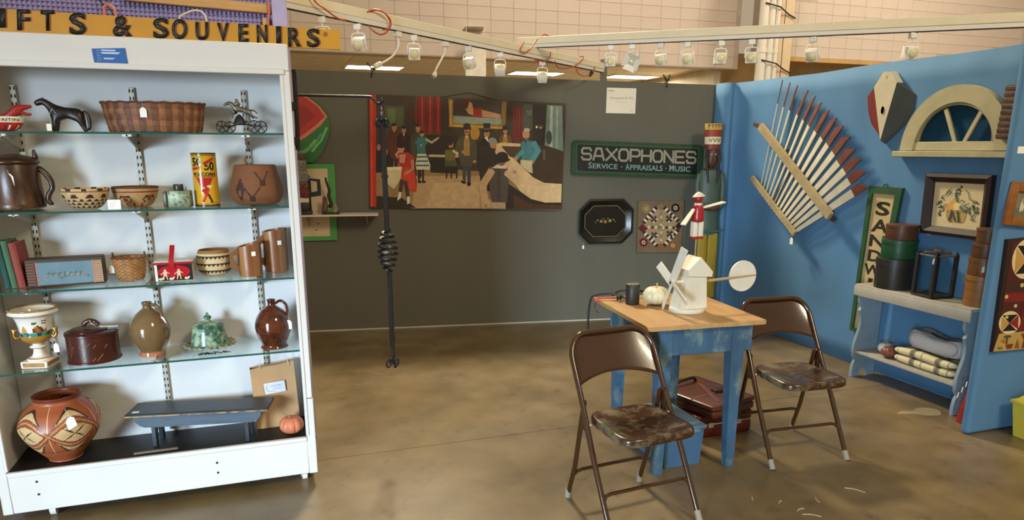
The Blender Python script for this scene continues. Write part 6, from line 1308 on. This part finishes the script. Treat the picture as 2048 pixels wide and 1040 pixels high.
for x in (-.09, .1): g = G(); g.rbox(x-.018, x+.018, -.189, -.184, .06, .09, .002, 1); obj('lock', g, mat('zinc'), t)
t = T('leather_case', 'soft brown leather case with strap lying on the red suitcase', 'suitcase', (2.345, 3.37, .1392), math.radians(15)); m_le = mat('brown_leather', '#5a2e22', .35, var=.25, scale=7, bump=.25, bscale=16, coat=.15); m_ld = mat('dark_leather', '#2a1510', .4, var=.2)
g = G(); g.rbox(-.18, .18, -.23, .23, 0, .05, .02, 4); obj('case_body', g, m_le, t)
g = G(); g.rbox(-.182, .182, -.232, .232, .052, .078, .022, 4); obj('case_lid', g, m_le, t)
g = G(); P = [(sx*.165, sy*.215) for sx, sy in ((-1, -1), (1, -1), (1, 1), (-1, 1))]; g.tube([(.178*math.copysign(abs(math.cos(a))**.3, math.cos(a)), .228*math.copysign(abs(math.sin(a))**.3, math.sin(a)), .051) for a in [2*PI*k/48 for k in range(48)]], .005, 6, closed=True); obj('zip_piping', g, m_ld, t)
g = G(); g.rbox(-.012, .012, -.2, .12, .077, .081, .0015, 1, TR((.02, 0, 0), (0, 0, -.5))); g.rbox(-.17, .17, -.07, -.05, .077, .0805, .0015, 1); obj('flap_seam', g, mat('leather_seam', '#6f4234', .4), t)
g = G(); g.rbox(-.03, .07, -.05, .0, .078, .094, .006, 2, TR((.06, -.03, 0), (0, 0, -.3))); obj('strap_tab', g, m_ld, t)
g = G(); g.tube(smooth_pts([(-.1, .14, .078), (-.06, .145, .1), (.02, .15, .105), (.08, .155, .1), (.1, .155, .08)], 5), .009, 8); obj('handle', g, m_ld, t)
# ================================================================ TRACK LIGHTING
m_bm = mat('white_beam', '#e8dcbc', .55, var=.06, scale=4); m_tr = mat('white_track', '#e4ddcf', .4, var=.03); m_hd = mat('white_head', '#e6e0d2', .35, var=.03); m_bl = mat('bulb_glass', '#d9cf9f', .15, var=.0, bump=0)
def beam(name, label, P, Q, e0, e1, bh, th, bwid=.045):
    P, Q = Vector(P), Vector(Q); d = (Q-P).normalized(); P = P-d*e0; Q = Q+d*e1; L_ = (Q-P).length; rz = math.atan2(d.y, d.x); ry = -math.asin(d.z)
    t = T(name, label, 'light beam', P, rz); M = Matrix.Rotation(ry, 4, 'Y')
    g = G(); g.rbox(0, L_, -bwid/2, bwid/2, th, th+bh, .002, 1, M); obj('timber', g, m_bm, t)
    g = G(); g.rbox(.02, L_-.03, -.018, .018, .004, th, .002, 1, M); tk = obj('track', g, m_tr, t)
    g = G(); g.box(.02, L_-.03, -.006, .006, 0, .0045, M); obj('track_slot', g, mat('slot_dark'), tk)
    return t, d
A0, A1 = (.124, 4.077, 2.311), (2.931, 6.08, 2.276); B0, B1 = (1.983, 5.515, 2.372), (4.059, 3.056, 2.262)
t1, dA = beam('track_light_beam', 'white timber beam with light track sloping from upper left', A0, A1, .03, .03, .05, .032)
g = G(); q = Vector(A1)+dA*.02-(Vector(A0)-dA*.03); q = Matrix.Rotation(-math.atan2(dA.y, dA.x), 4, 'Z') @ q
g.rbox(q.x-.025, q.x+.02, -.025, .025, -2.27, .085, .003, 1); obj('end_post', g, mat('grey_post', '#6f6656', .6), t1)
t2, dB = beam('track_light_beam', 'white timber beam with light track running above blue wall', B0, B1, .06, .1, .05, .03)
g = G(); L2 = (Vector(B1)-Vector(B0)).length+.16; g.rbox(L2-.03, L2, -.02, .02, -2.255, -.105, .003, 1); obj('end_post', g, mat('grey_post'), t2)
def head(name, label, P, yaw, tilt, kind='cube', grp='white track spotlights'):
    t = T(name, label, 'spotlight', Vector(P), yaw, grp); z0 = -.001
    g = G(); g.rbox(-.022, .022, -.016, .016, -.034, z0, .003, 1); obj('adapter', g, m_hd, t)
    g = G(); g.tube([(0, 0, -.033), (0, 0, -.05)], .006, 8)
    for s in (-1, 1): g.tube([(0, 0, -.05), (s*.03, 0, -.052), (s*.041, 0, -.065), (s*.041, 0, -.115)], .004, 6)
    obj('yoke', g, m_hd, t); M = TR((0, 0, -.115), (tilt, 0, 0)); S = .036
    if kind == 'cube' or kind == 'barn':
        g = G(); g.rbox(-S, S, -S*.55, S*1.15, -S, S, .006, 2, M); h = obj('housing', g, m_hd, t)
        g = G(); P_ = [M @ Vector((S*.84*math.cos(2*PI*k/24), -S*.56, S*.84*math.sin(2*PI*k/24))) for k in range(24)]; g.tube(P_, .003, 6, closed=True); obj('lamp_ring', g, m_hd, h)
        g = G(); g.ell((0, 0, 0), (S*.78, S*.4, S*.78), 18, 10, M @ TR((0, -S*.56, 0))); obj('bulb', g, m_bl, h)
        if kind == 'barn':
            for k in range(4): g = G(); g.prism([(-S*.8, S), (S*.8, S), (S*1.3, S*2.2), (-S*1.3, S*2.2)], -S*.62, -S*.56, M @ Matrix.Rotation(k*PI/2+.4, 4, 'Y') @ TR((0, 0, 0), (.5, 0, 0))); obj('barn_door', g, m_hd, t)
    else:
        g = G(); g.lathe([(.02, .05), (.034, .045), (.036, -.03), (.05, -.05), (.046, -.05), (.03, -.02), (0, 0)], 20, M); obj('housing', g, m_hd, t)
    return t
AH = [(.342, 4.233, 2.308), (.553, 4.383, 2.305), (.93, 4.652, 2.301), (1.373, 4.969, 2.295), (1.669, 5.18, 2.292), (2.128, 5.507, 2.286)]
AL = ['white round spotlight just behind the end of yellow sign', 'white cube spotlight, nearest one on the left beam', 'white cube spotlight between the two gooseneck lamps', 'white cube spotlight right of the second gooseneck lamp', 'white cube spotlight second from far end of left beam', 'white cube spotlight at far end of the left beam']
for k, (p_, l_) in enumerate(zip(AH, AL)): head('track_spotlight', l_, p_, [-.3, -.5, -.1, -.75, -.25, -.2][k], [.3, .45, .1, .35, .0, .0][k] if k < 4 else -.9, 'can' if k == 0 else 'cube')
BH = [(2.453, 4.959, 2.347), (2.561, 4.831, 2.341), (2.699, 4.667, 2.334), (2.824, 4.518, 2.328), (2.973, 4.342, 2.32), (3.105, 4.185, 2.313), (3.349, 3.897, 2.3), (3.709, 3.47, 2.281)]
BH = [tuple(Vector(B0)+(Vector(B1)-Vector(B0))*((p_[0]-B0[0])/(B1[0]-B0[0]))) for p_ in BH]
BL_ = ['white cube spotlight at the far end of right beam', 'white spotlight with flared barn door flaps', 'white cube spotlight next after the barn door one', 'white cube spotlight fourth from far end of right beam', 'white cube spotlight just before the pipe column', 'white cube spotlight just past the pipe column', 'white cube spotlight second from right on right beam', 'largest white cube spotlight, rightmost over the blue wall']
for k, (p_, l_) in enumerate(zip(BH, BL_)): head('track_spotlight', l_, p_, [-.55, -.6, -.9, -.75, -.3, -.75, -1.0, -.25][k], [.0, .3, .35, .2, .05, .1, .5, .25][k], 'barn' if k == 1 else 'cube')
for k, (P, l_) in enumerate((([(.815, 4.571, 2.289), (.82, 4.576, 2.232), (.793, 4.56, 2.174), (.74, 4.524, 2.131), (.688, 4.489, 2.102)], 'white gooseneck track lamp curving left near the orange loop'), ([(1.174, 4.826, 2.281), (1.169, 4.824, 2.227), (1.139, 4.804, 2.177), (1.101, 4.779, 2.12), (1.088, 4.771, 2.085)], 'white gooseneck track lamp with clear bulb hanging down'))):
    o_ = Vector(P[0])+Vector((0, 0, .012)); t = T('gooseneck_lamp', l_, 'lamp', o_, 0, 'gooseneck lamps on the left beam'); R2 = [Vector(p_)-o_ for p_ in P]
    g = G(); g.rbox(-.022, .022, -.018, .018, -.03, .0015, .003, 1, Matrix.Rotation(.6, 4, 'Z')); obj('adapter', g, m_hd, t)
    g = G(); g.tube(smooth_pts([Vector((0, 0, -.02))]+R2[1:], 6), .0065, 8); obj('neck', g, m_hd, t)
    d = (R2[-1]-R2[-2]).normalized(); M = frame(R2[-1], d); g = G(); g.lathe([(.007, -.015), (.014, -.005), (.017, .012), (.0165, .018), (.012, .012), (0, .008)], 16, M); obj('socket', g, m_hd, t)
    g = G(); g.lathe([(.013, .012), (.016, .03), (.015, .045), (.008, .052), (0, .053)], 16, M); obj('bulb', g, pane('clear_bulb', (.95, .95, .93), .1) if k else m_hd, t)
# orange extension cord draped on the beams, in runs
m_or = mat('orange_cord', '#b8502a', .45, var=.05)
def cordt(name, label, runs, m, r=.0045, cat='cord'):
    t = T(name, label, cat, runs[0][0])
    for R2 in runs: g = G(); g.tube(smooth_pts([Vector(p_)-Vector(runs[0][0]) for p_ in R2], 6), r, 7); obj('cord_run', g, m, t)
    return t
cordt('extension_cord', 'orange cord looped round the middle of left light beam', [[(.257, 4.104, 2.46), (.301, 4.14, 2.371), (.359, 4.184, 2.338), (.408, 4.222, 2.312), (.45, 4.253, 2.299), (.477, 4.3, 2.308)], [(.605, 4.40, 2.37), (.659, 4.401, 2.39), (.724, 4.448, 2.38), (.755, 4.473, 2.336), (.737, 4.462, 2.286), (.692, 4.431, 2.26), (.647, 4.398, 2.27), (.617, 4.40, 2.3)], [(.619, 4.42, 2.375), (.683, 4.409, 2.39), (.748, 4.458, 2.361), (.76, 4.468, 2.322), (.739, 4.454, 2.296), (.712, 4.48, 2.295)]], m_or)
t = cordt('extension_cord', 'orange cord tangled where the two light beams meet, black plug', [[(1.898, 5.301, 2.389), (1.86, 5.274, 2.327), (1.898, 5.301, 2.311), (1.964, 5.349, 2.348), (2.047, 5.41, 2.432), (2.122, 5.464, 2.475), (2.193, 5.516, 2.468), (2.303, 5.595, 2.43)], [(1.986, 5.365, 2.286), (2.048, 5.409, 2.275), (2.135, 5.472, 2.28), (2.194, 5.515, 2.32), (2.2, 5.52, 2.36)], [(2.255, 5.559, 2.296), (2.293, 5.585, 2.25), (2.382, 5.649, 2.252), (2.512, 5.744, 2.286), (2.613, 5.818, 2.346), (2.619, 5.823, 2.372), (2.578, 5.793, 2.369)], [(2.525, 5.753, 2.303), (2.54, 5.763, 2.245), (2.616, 5.817, 2.216), (2.707, 5.883, 2.233), (2.764, 5.924, 2.268), (2.792, 5.946, 2.313)]], m_or)
g = G(); g.lathe([(.008, -.03), (.014, -.02), (.016, .01), (.012, .02), (0, .022)], 12, TR(Vector((2.74, 5.91, 2.25))-Vector((1.898, 5.301, 2.389)), (.4, .5, 0))); obj('plug', g, m_bk2, t)
cordt('cable_loop', 'pale cable loop standing up behind the yellow sign', [[(-.309, 3.5, 2.045), (-.309, 3.5, 2.14), (-.28, 3.5, 2.166), (-.245, 3.5, 2.18), (-.213, 3.5, 2.174), (-.2, 3.5, 2.14), (-.2, 3.5, 2.045)]], mat('pale_cable', '#d8c8a8', .5), .004)
cordt('cable_loop', 'short pink orange cable loop above the ampersand on sign', [[(-.59, 3.5, 2.045), (-.59, 3.5, 2.15), (-.585, 3.5, 2.175), (-.57, 3.5, 2.184), (-.555, 3.5, 2.172), (-.548, 3.5, 2.15), (-.546, 3.5, 2.045)]], mat('salmon_cable', '#c9705a', .5), .0055)
cordt('hanging_cable', 'thin dark cable hanging in front of the purple mesh', [[(-.64, 3.925, 2.5), (-.675, 3.925, 2.30), (-.666, 3.925, 2.26), (-.625, 3.925, 2.215), (-.6, 3.925, 2.05)]], mat('brown_wire', '#3a2820', .5), .0035)
cordt('hanging_cable', 'salmon cable hanging down beside the lilac post', [[(.069, 3.91, 2.5), (.065, 3.91, 2.27), (.056, 3.91, 2.15), (.056, 3.91, 1.6)]], mat('salmon_cable'), .0055)
# small black spring clamps on top of the grey wall
for px, lab in ((.70, 'black spring clamp gripping top of grey wall above painting'), (3.33, 'black spring clamp gripping top of grey wall above figure')):
    p_ = BW0+BWd*px; zt2 = 2.253-.0186*px; t = T('spring_clamp', lab, 'clamp', (p_.x, p_.y, zt2), BWR)
    for s in (-1, 1): g = G(); g.tube([(s*.006, -.012 if s < 0 else .052, -.04), (0, -.008 if s < 0 else .048, .01), (s*.012+.01, .02+s*.006, .03), (s*.04, .02+s*.02, .075)], .006, 6); obj('jaw', g, m_bk2, t)
    g = G(); g.tube([(-.012, .02, .03), (.03, .02, .03)], .009, 8); obj('spring', g, m_bk2, t)
# straw bits and a dried spill on the floor
for k, (x, y, a_, l_) in enumerate(((2.57, 2.41, -.9, .09), (2.33, 2.39, 1.2, .05), (2.19, 2.34, .2, .045), (2.2, 2.28, -.6, .08), (2.15, 2.43, .5, .03), (2.05, 2.5, 1.0, .03))):
    g = G(); g.tube(smooth_pts([(-l_/2, 0, .0022), (0, l_*.12, .0022), (l_/2, 0, .0022)], 3), .002, 5); tagp(obj('straw_bit', g, mat('straw', '#c9b489', .8), None, (x, y, 0), (0, 0, a_)), ['long straw bit nearest the right folding chair', 'upright short straw bit nearest the front edge of chair shadow', 'short straw bit lying level beside the others', 'curved straw bit closest to the bottom edge', 'tiny straw bit left of the curved one', 'tiny tilted straw bit nearest the foreground chair'][k], 'straw', 'bits of straw on the floor')
g = G(); P = [(3.60, 3.13), (3.66, 3.16), (3.74, 3.14), (3.8, 3.17), (3.88, 3.15), (3.9, 3.09), (3.84, 3.03), (3.76, 3.05), (3.7, 3.1)]; P = [(p_.x, p_.y) for p_ in smooth_pts([(x, y, 0) for x, y in P+[P[0]]], 5)][:-1]
g.add([(x, y, .0008) for x, y in P]+[(x, y, 0.0001) for x, y in P], [list(range(len(P)))[::-1]]+[(i, (i+1) % len(P), len(P)+(i+1) % len(P), len(P)+i) for i in range(len(P))]); obj('dried_spill', g, mat('pale_spill', '#9a8c6c', .3, var=.1), floor)
